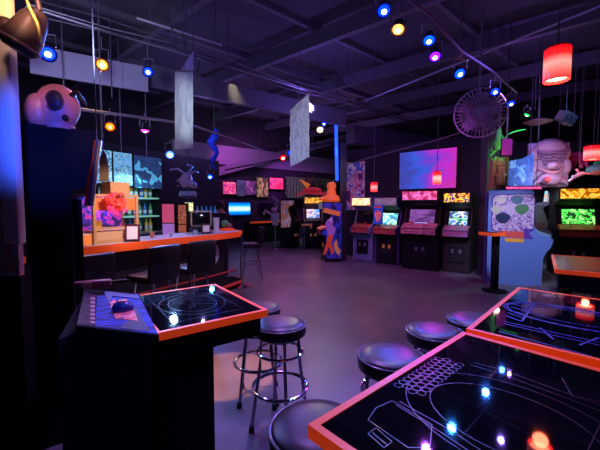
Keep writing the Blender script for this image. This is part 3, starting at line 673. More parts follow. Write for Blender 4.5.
# things on the bar
def put(s, n): p = bar(s, n); return Vector((p.x, p.y, zt))
# wooden display case
dc = thing('display_case', 'honey wood framed display case lit inside with violet light, standing on the bar', 'display case', put(-.60, -.36), RB)
w, d_, hh = .56, .36, .60
for sx_ in (-1, 1):
    for sy_ in (-1, 1): MB().box((sx_*w/2, sy_*d_/2, hh/2), (.035, .035, hh)).build('post', WOOD, dc, smooth=False)
MB().box((0, 0, .02), (w, d_, .04)).build('case_floor', WOOD, dc, smooth=False)
MB().box((0, 0, hh), (w+.05, d_+.04, .03)).build('case_top', WOOD, dc, smooth=False)
MB().box((0, -d_/2, .19), (w-.04, .02, .025)).build('front_rail', WOOD, dc, smooth=False)
MB().box((0, -d_/2, hh-.11), (w-.04, .02, .16)).build('front_header', mat('orange_header', (.75, .2, .05), .5), dc, smooth=False)
MB().box((0, d_/2-.01, hh/2), (w, .02, hh)).build('case_back', art('violet_case_back', [(.02, .01, .1), (.12, .05, .5), (.6, .05, .3), (.05, .03, .3), (.03, .02, .08)], 4, 'noise', .5, .5, seed=3), dc, smooth=False)
MB().box((0, -.02, .10), (w-.06, d_-.1, .12)).build('drawer_box', mat('pale_wood_box', (.6, .36, .2), .5), dc, smooth=False)
MB().box((-.16, -.04, .16), (.07, .06, .24)).build('yellow_carton', mat('yellow_carton', (.95, .55, .05), .5, emit=(1, .5, .05), es=.15), dc, smooth=False)
MB().box((.1, -.02, hh+.10), (.26, .2, .16)).build('top_box', WOOD, dc, smooth=False)
light('POINT', put(-.60, -.36)+Vector((0, 0, .42)), (.45, .25, 1), 2.5, .03)
light('SPOT', put(-.5, 1.2)+Vector((0, 0, 1.3)), (1., .7, .5), 130, .05, put(-.6, -.3)+Vector((0, 0, .4)), 40)  # unseen warm spot added to brighten the wooden case
# fluffy plush hanging on the case front
pp = put(-.68, -.36)+Vector((0, 0, .52))+BN*.31
fz = thing('fluffy_plush', 'shaggy hot-red fluffy plush hanging on the front of the wooden display case', 'plush', pp, RB)
fz.scale = (.72, .72, .72)
b = bmesh.new(); bmesh.ops.create_icosphere(b, subdivisions=4, radius=.13)
for v in b.verts:
    n = v.co.normalized(); v.co = n*(.13+.055*random.random()*(1 if random.random() < .5 else .2)); v.co.z *= 1.05
mb = MB(); mb.b = b
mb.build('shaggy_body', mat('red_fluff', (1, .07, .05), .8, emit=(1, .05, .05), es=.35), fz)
mb = MB()
for k in range(26):
    a = random.uniform(-PI, 0)if k % 2 else random.uniform(0, 2*PI); r = random.uniform(.14, .24)
    mb.tube([(0.06*math.cos(a), -.03, .06*math.sin(a)), (r*math.cos(a), -.05+random.uniform(-.04, .04), r*math.sin(a)-.02)], [.025, .006], 5)
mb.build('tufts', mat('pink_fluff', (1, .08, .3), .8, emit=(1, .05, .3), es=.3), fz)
MB().ball((-.03, -.15, .09), .022).ball((.03, -.15, .09), .022).build('eyes', mat('dark_eye', (.02, .01, .01), .2), fz)
MB().ball((0, -.11, .07), .07, (1, .7, .9)).build('face', mat('dark_red_face', (.5, .03, .02), .6), fz)
# small things along the counter
bx = put(-.98, -.25)
t = thing('takeaway_box', 'small orange box on the bar left of the display case', 'box', bx, RB+.1)
MB().box((0, 0, .06), (.14, .12, .12), bev=.004).build('box_body', mat('orange_box', (.9, .3, .06), .5, emit=(1, .25, .03), es=.15), t, smooth=False)
MB().box((0, 0, .125), (.15, .13, .015)).build('lid', mat('pale_lid', (.8, .6, .4), .5), t, smooth=False)
t = thing('napkin_holder', 'pale wooden upright holder with small bottles at the near end of the bar', 'holder', put(-1.17, -.36), RB)
MB().box((-.1, 0, .2), (.02, .2, .4)).build('upright', WOOD, t, smooth=False); MB().box((.1, 0, .2), (.02, .2, .4)).build('upright', WOOD, t, smooth=False)
for z in (.01, .2, .39): MB().box((0, 0, z), (.22, .2, .02)).build('shelf', WOOD, t, smooth=False)
def menu_stand(s, n, label, w=.14, h=.2, rz=0.):
    t = thing('menu_stand', label, 'menu stand', put(s, n), fB+PI+rz)
    t.rotation_euler = (0, 0, face(Vector((.25, -1, 0)))+rz)
    MB().box((0, 0, h/2+.01), (w+.03, .015, h+.03), (-.12, 0, 0)).build('frame', mat('dark_red_frame', (.10, .01, .015), .4), t, smooth=False)
    MB().box((0, -.011, h/2+.015), (w-.02, .006, h-.03), (-.12, 0, 0)).build('sheet', PAPER, t, smooth=False)
    MB().box((0, 0, .008), (w+.02, .09, .014)).build('foot_plate', BLK, t, smooth=False)
    return t
menu_stand(-.44, -.1, 'dark red framed white menu sheet standing on the bar by the display case', .15, .2)
menu_stand(.92, -.16, 'small tilted white card on the bar in front of the black register', .13, .14, .3)
def bottle_mb(r=.035, h=.28):
    return MB().lathe((0, 0, 0), [(r*.9, 0), (r, .01), (r, h*.55), (r*.85, h*.64), (r*.35, h*.74), (r*.33, h*.95)], 14), MB().cyl((0, 0, h*.97), r*.4, h*.06, seg=12)
def bottle(loc, col, label, group, r=.035, h=.28, em=.0):
    t = thing('bottle', label, 'bottle', loc, 0, group=group)
    b1, c1_ = bottle_mb(r, h)
    nm = 'bottle_%.2f_%.2f_%.2f' % col
    b1.build('glass_body', mat(nm, col, .15, emit=col if em else None, es=em), t); c1_.build('cap', BLK, t)
    lab_ = MB().cyl((0, 0, h*.3), r*1.03, h*.25, seg=14).build('paper_label', PAPER, t)
    return t
# cups on the bar
def cup(s, n, col, label, r=.04, h=.13, straw=False):
    t = thing('cup', label, 'cup', put(s, n))
    MB().lathe((0, 0, 0), [(r*.75, 0), (r, h), (r*.93, h), (r*.7, .008)], 20).build('cup_body', mat('cup_%.2f%.2f%.2f' % col, col, .4), t)
    MB().cyl((0, 0, h-.008), r*.93, .01).build('cup_lid' if not straw else 'drink', mat('lid_grey', (.6, .6, .62), .4), t)
    return t
cup(1.2, -.2, (.85, .85, .88), 'tall white cup on the bar right of the black register', .055, .26)
cup(.68, -.15, (.3, .45, .6), 'short blue-grey cup on the bar in front of the register', .04, .07)
cup(.25, -.2, (.45, .45, .5), 'small grey cup on the bar near the stack of papers', .035, .06)
cup(.0, -.3, (.6, .2, .1), 'small red cup on the bar left of the register', .035, .09)
t = thing('paper_stack', 'flat white papers lying on the bar left of the register', 'papers', put(.5, -.4), RB+.2)
MB().box((0, 0, .006), (.3, .2, .012)).build('lower_sheets', PAPER, t, smooth=False); MB().box((.02, .01, .016), (.22, .16, .008), (0, 0, .3)).build('top_sheet', mat('pale_blue_paper', (.4, .5, .75), .6), t, smooth=False)
t = thing('game_tray', 'small orange-edged tray with a green ball on the far end of the bar', 'tray', put(1.62, -.35), RB)
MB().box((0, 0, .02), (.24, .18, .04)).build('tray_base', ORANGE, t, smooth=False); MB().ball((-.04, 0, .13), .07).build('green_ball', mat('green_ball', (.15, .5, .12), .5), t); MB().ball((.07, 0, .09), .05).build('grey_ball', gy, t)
# register
t = thing('cash_register', 'black cash register monitor with yellow-grey rounded rim on the bar', 'cash register', put(1.1, -.46), face(Vector((.35, -1, 0))))
MB().box((0, 0, .24), (.36, .06, .28), (-.15, 0, 0), bev=.04).build('monitor_shell', mat('putty_rim', (.7, .62, .35), .4), t)
MB().box((0, -.035, .24), (.31, .03, .23), (-.15, 0, 0), bev=.02).build('monitor_screen', SCRGLASS, t)
MB().box((0, .04, .06), (.14, .14, .12), bev=.02).build('stand', BLK, t)
# back bar: shelving with bottles
t = thing('back_bar_shelf', 'tall back-bar shelving with greenish lit shelves full of bottles', 'shelving', bar(1.55, -2.38), RB)
MB().box((0, 0, .46), (2.6, .5, .92)).build('base_cabinet', MATTE, t, smooth=False)
MB().box((0, 0, .94), (2.64, .54, .04)).build('counter', mat('steel_counter', (.3, .32, .36), .3, .5), t, smooth=False)
LS = mat('lit_shelf', (.35, .5, .45), .4, emit=(.3, .8, .65), es=.35)
for z in (1.28, 1.66): MB().box((-.55, .08, z), (1.3, .3, .03)).build('shelf', LS, t, smooth=False)
MB().box((-.55, .24, 1.45), (1.3, .02, 1.0)).build('back_board', mat('dark_teal_board', (.03, .06, .08), .5), t, smooth=False)
for x in (-1.2, .1): MB().box((x, .08, 1.45), (.03, .3, 1.0)).build('upright', MATTE, t, smooth=False)
bcols = [((.08, .3, .15), 'green'), ((.5, .22, .05), 'amber'), ((.6, .65, .7), 'clear'), ((.06, .12, .5), 'blue'), ((.55, .08, .06), 'red'), ((.65, .5, .1), 'yellow')]
proto = {}
for zi, (z, sh, n) in enumerate(((1.675, 'top', 11), (1.295, 'middle', 10), (.96, 'bottom', 10))):
    for k in range(n):
        s = .4+1.12*k/(n-1)+random.uniform(-.02, .02); ci = random.randrange(6); c, cn = bcols[ci]
        loc = bar(s, -2.38, z+.003)+(-BN)*.05
        lab = '%s bottle on the %s shelf of the lit back bar' % (cn, sh)
        if cn in proto: dup(proto[cn], loc, 0, lab, 'bottles on the %s back-bar shelf' % sh)
        else: proto[cn] = bottle(loc, c, lab, 'bottles on the %s back-bar shelf' % sh, em=.10)
light('AREA', bar(.95, -2.0, 2.0), (.5, .9, 1.), 5, .5, bar(.95, -2.4, 1.2))
# screens above
def barscreen(x0, x1, y0, y1, m, label):
    # on the line offset 2.3 behind the counter front
    b_ = bar(0, -2.28); k0, k1 = (x0-300)/F, (x1-300)/F
    f = lambda k: (k*b_.y-b_.x)/(BD.x-k*BD.y)
    s0, s1 = f(k0), f(k1); p = b_+BD*((s0+s1)/2)
    za, zb = zat((x0+x1)/2, y1, p), zat((x0+x1)/2, y0, p)
    t = thing('hanging_menu_screen', label, 'screen', (p.x, p.y, (za+zb)/2), RB, group='menu screens above the back bar')
    MB().box((0, .03, 0), (s1-s0, .05, zb-za), bev=.004).build('screen_case', MATTE, t, smooth=False)
    MB().box((0, 0, 0), (s1-s0-.03, .012, zb-za-.03)).build('screen_picture', m, t, smooth=False)
    for x in (0,): MB().tube([(x*(s1-s0), .04, 0), (x*(s1-s0), .04, 4.9-(za+zb)/2)], .012, 6).build('hanging_bracket', STEEL, t)
    return t
barscreen(97, 114, 149, 184, art('menu_lines_cyan', [(.04, .2, .32), (.25, .6, .75), (.05, .22, .35), (.5, .85, .95)], 6, 'noise', .7, .4, (1, 1, 1.5), 3, detail=1), 'narrow pale cyan menu screen at the left of the back-bar screens')
barscreen(114.5, 134, 152, 186, art('menu_lines_pale', [(.06, .25, .38), (.3, .62, .75), (.08, .28, .42), (.15, .5, .9)], 6, 'noise', .75, .4, (1, 1, 1.5), 9, detail=1), 'pale cyan menu screen in the middle of the back-bar screens')
barscreen(135, 163, 156, 189, art('screen_dark_blue', [(.015, .05, .13), (.015, .05, .14), (.02, .06, .16), (.02, .07, .18), (.015, .05, .13), (.02, .06, .16), (.1, .5, .75)], 3, 'noise', .6, .4, (1, 1, 1), 12, detail=1), 'dark blue screen with a cyan patch, right of the pale menu screens')
# hanging bits near the display case: dark leaf, red-edged board
def hangboard(x, y0, y1, Y, w, m, name, label, tilt=0., edge=None, poly=None):
    a = Yd(x, y0, Y); b_ = Yd(x, y1, Y); h = a.z-b_.z
    t = thing(name, label, name.replace('hanging_', '').replace('_', ' '), (a.x, a.y, (a.z+b_.z)/2), RB*.4)
    MB().face(poly or [(-w/2, -h/2), (w/2, -h/2), (w/2, h/2), (-w/2, h/2)], -.015, .015).build('board', m, t, smooth=False)
    MB().tube([(0, 0, h/2), (0, 0, 4.95-t.location.z)], .006, 5).build('hanging_cord', CORDM, t)
    return t, h
t, h = hangboard(103, 151, 180, 4.3, .1, mat('bronze_leaf', (.16, .10, .05), .5), 'hanging_leaf_blade', 'dark bronze leaf-shaped blade hanging in front of the menu screens', poly=[(-.05, -.2), (.05, -.2), (.06, -.02), (.03, .15), (.0, .21), (-.04, .08)])

# equipment near (162-193, 203-225) behind the bar
def bb(x0, x1, y0, y1, Y, dz, m, name, label, cat, parts=None, rz=None):
    c = Yd((x0+x1)/2, (y0+y1)/2, Y); w = (x1-x0)/F*Y; h = (y1-y0)/F*Y
    t = thing(name, label, cat, c, RB if rz is None else rz)
    return t, w, h
def cooler(x0, x1, y0, Y, m1, m2, label):
    p = Yd((x0+x1)/2, y0, Y); w = (x1-x0)/F*Y; H_ = p.z
    t = thing('drinks_cooler', label, 'cooler', (p.x, p.y, 0), math.radians(12), group='coolers behind the bar')
    MB().box((0, .2, H_/2), (w, .4, H_)).build('cooler_body', MATTE, t, smooth=False)
    MB().box((0, -.01, H_-.22), (w*.92, .02, .36)).build('upper_panel', m1, t, smooth=False)
    MB().box((0, -.01, H_-.58), (w*.92, .02, .32)).build('lower_panel', m2, t, smooth=False)
cooler(162, 174, 202, 6.5, mat('pink_red_panel', (.9, .2, .28), .5, emit=(1, .1, .2), es=.35), mat('lilac_panel', (.6, .3, .7), .5, emit=(.7, .25, .9), es=.3), 'cooler behind the bar with pink-red and lilac panels')
lm = art('orange_lattice', [(.75, .12, .03), (.15, .03, .02), (.9, .3, .12), (.2, .04, .02)], 7, 'noise', .35, .5)
cooler(178, 186, 203, 6.4, lm, lm, 'cooler behind the bar with an orange speckled front')
p = Yd(189, 207, 6.9)
t = thing('hanging_lit_sign', 'small glowing yellow-green sign behind the register', 'sign', p, RB*.2)
MB().box((0, .02, 0), (.2, .04, .22), bev=.01).build('sign_case', BLK, t); MB().box((0, -.005, 0), (.16, .02, .18)).build('sign_face', art('yellow_green_face', [(.5, .45, .2), (1, .95, .5), (.35, .5, .2)], 3, 'noise', 1.4), t, smooth=False)
MB().tube([(0, .02, .1), (0, .02, 4.95-p.z)], .006, 5).build('hanging_cord', CORDM, t)
p = Yd(188, 194.5, 7.2)
t = thing('hanging_air_unit', 'pale rounded air unit above the yellow-green sign behind the bar', 'air unit', p, RB*.3)
MB().box((0, 0, 0), (.36, .2, .14), bev=.04).build('unit_shell', mat('lilac_white', (.5, .5, .6), .5), t); MB().box((0, -.1, -.04), (.3, .012, .02)).build('vent_slot', BLK, t)
MB().tube([(0, 0, .05), (0, 0, 4.95-p.z)], .01, 5).build('hanging_rod', CORDM, t)
# blue-lit bottles on a ledge at the end of the bar wall
p = bar(3.1, -2.3)
t = thing('wall_ledge', 'blue-lit ledge holding a row of tall bottles below the violet portrait', 'ledge', (p.x, p.y, 1.15), RB)
MB().box((0, 0, 0), (.9, .25, .04)).build('ledge_top', BLK, t, smooth=False); MB().box((0, -.1, -.6), (.8, .04, 1.1)).build('ledge_front', MATTE, t, smooth=False)
for k in range(6):
    q_ = p+BD*(-.38+.15*k)+Vector((0, 0, 1.17))
    if k == 0: lb = bottle(q_, (.05, .25, .7), 'tall blue bottle in the row below the violet portrait', 'blue bottles below the violet portrait', .035, .34, .35)
    else: dup(lb, q_, 0)

# ---------------------------------------------------------------- round stools
def stool(loc, label, rz=0., ztop=.745, R=.176):
    t = thing('round_stool', label, 'stool', loc, rz, group='round backless stools at the game tables')
    k = ztop/.70
    s_ = MB().lathe((0, 0, ztop-.1), [(R*.90, 0), (R*.98, .012), (R, .03), (R*.99, .062), (R*.95, .078), (R*.90, .086), (R*.6, .097), (R*.25, .1), (0, .1)], 48).build('seat', VINYL, t)
    MB().ring((0, 0, ztop-.028), R*.985, .006).build('piping', mat('grey_piping', (.12, .11, .14), .3), s_)
    MB().lathe((0, 0, ztop-.13), [(R*.6, 0), (R*.85, .03)], 32).build('seat_pan', BLK, t)
    for a in range(4):
        c, s = math.cos(a*PI/2+PI/4), math.sin(a*PI/2+PI/4)
        l_ = MB().tube([(c*R*.72, s*R*.72, ztop-.12), (c*R*.80, s*R*.80, .42), (c*R*1.12, s*R*1.12, .03)], .012, 8).build('leg', mat('dark_chrome', (.30, .28, .34), .18, 1.), t)
        MB().cyl((c*R*1.125, s*R*1.125, .02), .02, .04, .016, seg=12).build('rubber_foot', GUN, l_)
    MB().ring((0, 0, .27*k), R*1.05, .013).build('foot_ring', CHROME, t)
    MB().ring((0, 0, .50*k), R*.86, .010).build('upper_ring', CHROME, t)
    return t
def sp_(px, py): p = Z(px, py, .745); return (p.x, p.y, 0)
st0 = stool(sp_(280, 320), 'black round stool with two chrome rings standing clear beside the small table', -.5)
def st(px, py, label, rz=0.):
    return dup(st0, sp_(px, py), rz, label)
st(258, 304, 'black round stool half hidden behind the small table corner', .1)
st(318, 421, 'black round stool at the bottom edge, against the near corner of the big table', .5)
st(391, 351, 'black round stool beside the honeycomb pattern of the big table', .2)
st(435, 327, 'black round stool with magenta sheen, middle of the three beside the big table', .9)
st(474, 316, 'black round stool partly behind the corner where the two big tables meet', .3)
st(548, 288, 'black round stool between the big tables and the far amber-lit table', .6)

# ---------------------------------------------------------------- glass game tables
LINE = mat('violet_table_lines', (.028, .011, .024), .35)
LINEB = mat('blue_table_lines', (.012, .03, .34), .4)
def quad(o, u, v, L, Wd): return [o, o+u*L, o+u*L+v*Wd, o+v*Wd]
def gtable(name, label, o, u, v, L, Wd, z, inset, lines, linem, skirt=.22, leg_in=(.25, .25, .25, .25), lw=.006):
    """o corner, u/v unit edge directions; the local frame is u,v"""
    rz = math.atan2(u.y, u.x); t = thing(name, label, 'table', (o.x, o.y, 0), rz, group='glass-topped game tables')
    sgn = 1 if (u.x*v.y-u.y*v.x) > 0 else -1
    q = lambda x, y: (x, y*sgn)
    e = .022
    MB().slab([q(e, e), q(L-e, e), q(L-e, Wd-e), q(e, Wd-e)], z-.03, z).build('glass_top', GLASS, t, smooth=False)
    mb = MB(); ed = [(0, 0), (L, 0), (L, Wd), (0, Wd)]; ins = [(e, e), (L-e, e), (L-e, Wd-e), (e, Wd-e)]
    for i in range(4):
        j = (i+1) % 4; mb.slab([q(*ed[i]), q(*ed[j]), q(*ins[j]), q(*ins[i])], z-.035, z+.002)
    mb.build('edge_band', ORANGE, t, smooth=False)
    MB().slab([q(.03, .03), q(L-.03, .03), q(L-.03, Wd-.03), q(.03, Wd-.03)], z-skirt, z-.03).build('apron', MATTE, t, smooth=False)
    a, b, c, d = leg_in
    MB().slab([q(a, c), q(L-b, c), q(L-b, Wd-d), q(a, Wd-d)], 0, z-skirt).build('pedestal', MATTE, t, smooth=False)
    mb = MB()
    for pts, closed in lines(L, Wd): mb.strip([q(*p) for p in pts], lw, z-.001, z+.0012, closed)
    mb.build('printed_lines', linem, t, smooth=False)
    return t
def ell(cx, cy, a, b, n=48): return [(cx+a*math.cos(2*PI*i/n), cy+b*math.sin(2*PI*i/n)) for i in range(n)]
# big near table. A near corner, B back corner; u runs along the far-right direction
A_ = Z(308, 425, .95); B_ = Z(463, 332, .95); v1 = (B_-A_).normalized(); Wd1 = (B_-A_).length
u1 = Vector((v1.y, -v1.x, 0))
def inv(px, py, o, u, v, z=.95):
    p = Z(px, py, z)-o; return (p.dot(u), p.dot(v))
def lines1(L, W):
    I = lambda *p: [inv(x, y, A_, u1, v1) for x, y in p]
    out = []
    out.append((ell(*[sum(c)/2 for c in zip(inv(460, 401, A_, u1, v1), inv(562, 440, A_, u1, v1))], .30, .235), True))
    cx, cy = [sum(c)/2 for c in zip(inv(460, 401, A_, u1, v1), inv(562, 440, A_, u1, v1))]
    out[-1] = (ell(cx, cy, .27, .21), True); out.append((ell(cx, cy, .20, .15), True))
    out.append((I((378, 388), (390, 400), (423, 420), (433, 445), (425, 470)), False))
    out.append((I((368, 420), (376, 408), (392, 401), (398, 404), (432, 425), (430, 448), (408, 448), (368, 420)), False))
    out.append((I((376, 388), (414, 400), (450, 375)), False))
    out.append((I((396, 405), (440, 432), (470, 452)), False)); out.append((I((400, 402), (446, 428), (480, 450)), False))
    out.append((I((470, 365), (500, 374), (560, 396), (600, 411)), False)); out.append((I((475, 363), (505, 371), (565, 393), (605, 407)), False))
    out.append((I((562, 378), (572, 396), (600, 402)), False)); out.append((I((600, 425), (588, 450)), False))
    # honeycomb
    h0, h1 = inv(404, 388, A_, u1, v1), inv(450, 363, A_, u1, v1)
    n_ = 11; st_ = (h1[1]-h0[1])/(n_-1)
    for i in range(n_):
        for j in range(4):
            cx_, cy_ = h0[0]-.02+st_*.87*j, h0[1]+st_*(i+(.5 if j % 2 else 0))
            out.append(([(cx_+st_*.5*math.cos(a*PI/3), cy_+st_*.5*math.sin(a*PI/3)) for a in range(6)], True))
    out.append((I((368, 434), (376, 428), (392, 442), (384, 448)), True)); 
    for k in range(5): out.append((I((373+3*k, 433+2.4*k), (375+3*k, 436+2.4*k)), False))
    return [([p for p in pts if True], c) for pts, c in out if all(.02 < x < L-.02 and .02 < y < W-.02 for x, y in pts)]
gtable('game_table', 'big near glass-topped table with fine violet line drawing and a double oval, orange edge', A_, u1, v1, 1.25, Wd1, .95, .2, lines1, LINE, .14, (.12, .3, .14, .14), .0022)
# second table behind it
C_ = Z(466, 329, .96); D_ = Z(518, 287.5, .96); v2 = (D_-C_).normalized(); Wd2 = (D_-C_).length; u2 = Vector((v2.y, -v2.x, 0))
def lines2(L, W):
    out = []
    I = lambda *p: [inv(x, y, C_, u2, v2, .96) for x, y in p]
    cx, cy = inv(573, 317, C_, u2, v2, .96)
    out += [(ell(cx, cy, .30, .19), True), (ell(cx, cy, .285, .18), True), (ell(cx, cy, .2, .12), True)]
    out += [(I((506, 322), (560, 334), (598, 342)), False), (I((505, 324), (560, 337), (598, 345)), False), (I((500, 332), (530, 340), (560, 348), (590, 356)), False),
            (I((535, 303), (598, 314)), False), (I((535, 303), (522, 321)), False), (I((540, 328), (553, 339)), False), (I((598, 338), (580, 345)), False)]
    for k in range(6): out.append((I((512-1.5*k+2, 301+3*k), (531-2.2*k, 305+3.2*k)), False))
    return [(p, c) for p, c in out if all(.02 < x < L-.02 and .02 < y < W-.02 for x, y in p)]
gtable('game_table', 'second glass-topped table with glowing blue line drawing, orange edge, behind the big near table', C_, u2, v2, 1.3, Wd2, .96, .2, lines2, LINEB, .14, (.12, .3, .12, .12), .008)
# third table far right
E_ = Z(555, 269.5, .95); F_ = Z(583, 256.5, .95); v3 = (F_-E_).normalized(); Wd3 = (F_-E_).length; u3 = Vector((v3.y, -v3.x, 0))
u3 = (Z(600, 273.5, .95)-E_).normalized(); 
v3 = Vector((-u3.y, u3.x, 0)); 
def lines3(L, W): return [(ell(L*.5, W*.5, .25, .15), True), ([(.1, .1), (.1, W-.1), (L-.1, W-.1), (L-.1, .1)], True)]
t3 = gtable('game_table', 'far glass-topped table with amber-lit back edge and blue drawing, near the edge of the view', E_, u3, v3, 1.3, Wd3*.95, .95, .2, lines3, LINEB, .19, (.35, .3, .3, .12), .01)
for c_ in kids(t3):
    if c_.name.startswith('glass_top'): c_.data.materials[0] = mat('dull_table_glass', (.004, .004, .012), .34, spec=.2)  # rougher, less specular glass to weaken the marquee reflection
# small left table
R_ = Z(268, 310, .95); K_ = Z(215, 284, .95); v4 = (K_-R_).normalized(); Wd4 = (K_-R_).length; u4 = Vector((-v4.y, v4.x, 0))
if u4.x > 0: u4 = -u4
def lines4(L, W): return [([(.1, .1), (.1, W-.1), (L-.1, W-.1), (L-.1, .1)], True), (ell(L*.5, W*.5, .18, .22), True), (ell(L*.5, W*.5, .13, .17), True), ([(.05, .2), (L-.05, .5)], False), ([(.05, .26), (L-.1, .58)], False)]
gtable('game_table', 'small glass-topped table with orange edge joined to the black cabinet deck', R_, u4, v4, .575, Wd4, .95, .2, lines4, LINE, .14, (.28, .03, .08, .1), .0022)
# small high table with orange edge by the blue cabinet
p = Z(494, 291, 0); zz = zat(494, 232, p)
t = thing('high_table', 'small high table with thin orange top and black post in front of the blue-sided cabinet', 'table', (p.x, p.y, 0), math.radians(10))
MB().box((-.09, 0, zz-.03), (.24, .3, .05)).build('tabletop', MATTE, t, smooth=False)
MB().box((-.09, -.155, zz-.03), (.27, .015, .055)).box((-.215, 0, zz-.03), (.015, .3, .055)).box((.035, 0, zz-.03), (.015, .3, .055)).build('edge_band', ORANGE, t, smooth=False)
MB().box((0, 0, (zz-.05)/2), (.09, .09, zz-.06)).build('post', MATTE, t, smooth=False)
MB().lathe((0, 0, 0), [(.2, 0), (.2, .02), (.06, .04)], 24).build('base', MATTE, t)

# ---------------------------------------------------------------- near black cabinet with painted deck
YC = 1.42
cbx = thing('arcade_cabinet', 'tall black cabinet seen side-on with a painted blue control deck', 'arcade cabinet', (0, 0, 0), 0, group='arcade cabinets')
def X(px, Y=YC): return (px-300)/F*Y
ca0, ca1 = Z(19, 122, 2.0), Z(95, 131, 2.0); cad = (ca1-ca0).to_2d().normalized()
def onface(px, py):
    # the point of the cabinet's side plane seen at (px, py), as (along, height)
    d = ray(px, py); n = Vector((-cad.y, cad.x)); t_ = n.dot(ca0.to_2d())/n.dot(d.to_2d())
    p_ = Vector((0, 0, EYE))+d*t_; return (cad.dot(p_.to_2d()-ca0.to_2d()), p_.z)
body = [onface(*q_) for q_ in ((19, 122), (95, 131), (92, 158), (85, 187), (71, 191), (76, 326))]
body += [(body[-1][0], 0.), (0, 0.)]
cbo = MB().face(body, 0, .28).build('body', MATTE, cbx, loc=(ca0.x, ca0.y, 0), rot=(0, 0, math.atan2(cad.y, cad.x)), smooth=False)
dk = [Z(75, 326, .992), Z(159, 335.5, .992), Z(139, 293.5, .992), Z(84, 289, .992)]
MB().slab([(p_.x, p_.y) for p_ in (Z(58, 340, .962), dk[0], dk[1]+Vector((-.04, 0, 0)), dk[2]+Vector((-.04, 0, 0)), dk[3])], 0, .962).build('deck_base', MATTE, cbx, smooth=False)
# deck: thin slanted board with art
dk = [Z(76, 326, .992), Z(159, 335.5, .992), Z(139, 293.5, .992), Z(84, 289, .992)]
dz = .992
MB().slab([(p_.x, p_.y) for p_ in dk], dz-.03, dz+.0).build('deck_board', MATTE, cbx, smooth=False)
def dpoly(pts, m, nm, h=.003, par=cbx, z0=.0):
    P_ = [Z(x, y, dz) for x, y in pts]
    return MB().slab([(p_.x, p_.y) for p_ in P_], dz+z0, dz+z0+h).build(nm, m, par, smooth=False)
dpoly([(95, 327), (158, 334.5), (138, 294.5), (97, 296)], art('deck_blue_paint', [(.004, .006, .08), (.012, .025, .38), (.018, .045, .5), (.004, .006, .1)], 5, 'noise', .12, .7, (1, 4, 1)), 'deck_artwork')
dpoly([(77, 325), (94, 327), (96, 296), (84, 292)], art('deck_dark_paint', [(.005, .003, .01), (.04, .015, .06), (.01, .004, .02), (.07, .03, .06)], 5, 'noise', .05, .6), 'deck_margin')
for k in range(7):
    y = 298+4*k; dpoly([(90.5, y), (95, y+.3), (95, y+2.6), (90.5, y+2.2)], mat('pink_letter', (.65, .35, .4), .5), 'letter_stroke', .002, z0=.003)
dpoly([(110, 304), (114, 300), (118, 304), (128, 303), (133, 308), (138, 322), (130, 321), (116, 320), (112, 313)], art('deck_red_patch', [(.75, .05, .08), (.9, .2, .25), (.05, .02, .1)], 6, 'noise', .1), 'red_print', .003, z0=.003)
dpoly([(125, 306+0), (137, 310), (150, 332), (136, 331), (120, 329), (128, 322)], mat('grey_print', (.04, .05, .12), .6), 'grey_print', .002, z0=.003)
dpoly([(104, 292), (136, 296), (141, 300), (112, 297), (109, 305), (106, 298)], mat('pale_blue_print', (.08, .11, .3), .6), 'pale_print', .004, z0=.003)
q_ = Z(123, 311, dz)
hd = MB().ball((0, 0, 0), .052, (1, .9, .75)).build('trackball_dome', mat('dark_blue_dome', (.03, .05, .22), .2, coat=.5), cbx, loc=(q_.x, q_.y, dz+.015))
MB().lathe((0, 0, .034), [(.022, 0), (.02, .006), (0, .008)], 16).build('dome_badge', mat('orange_badge', (.8, .3, .2), .4), hd)
# strap-like long box on the far side of the deck
q_ = Z(98, 283, 1.03)
t = thing('toy_blaster', 'brown and pink long toy blaster lying on the far side of the painted deck', 'toy', (q_.x, q_.y-.05, 1.0), math.radians(24))
MB().box((0, 0, .035), (.2, .05, .045), bev=.01).build('barrel_body', mat('brown_toy', (.3, .12, .1), .5), t); MB().box((-.03, -.027, .035), (.05, .01, .03)).build('pale_patch', mat('pink_patch', (.7, .4, .35), .5), t); MB().cyl((.14, 0, .038), .012, .12, rot=(0, PI/2, 0)).build('muzzle', BLK, t)
# pink sculpted head on top
tp = Yd(47, 124, YC+.3); zt0 = body[0][1]
c0 = Z(44, 124, 2.0)+Vector((0, .12, 0))
hp = mat('dusty_pink_shell', (.85, .28, .28), .45)
t = thing('sculpted_head', 'dusty pink rounded creature head with a dark round eye on top of the black cabinet', 'sculpture', (c0.x, c0.y, 1.994), 0)
t.scale = (.88, .88, 1.0)
MB().ball((0, 0, .135), .15, (.98, .8, .95)).build('skull', hp, t)
MB().ball((-.09, -.07, .10), .10, (.8, .7, 1.05)).build('cheek_dome', mat('salmon_shell', (.75, .25, .22), .35), t)
ey = MB().ball((.055, -.105, .15), .055, (1, .5, 1)).build('eye_socket', mat('dark_mesh_eye', (.05, .03, .05), .4), t)
MB().ring((.055, -.11, .15), .055, .008, (PI/2, 0, 0)).build('eye_rim', mat('dark_rim', (.12, .05, .06), .4), ey)
MB().tube([(.11, -.03, .2), (.17, -.04, .22), (.21, -.05, .17), (.24, -.05, .13)], [.014, .016, .012, .006], 8).build('horn', mat('black_horn', (.03, .02, .03), .3), t)
MB().ball((.12, -.1, .05), .02).build('snout_knob', BLK, t)
MB().cyl((0, 0, .012), .1, .03).build('neck', hp, t)

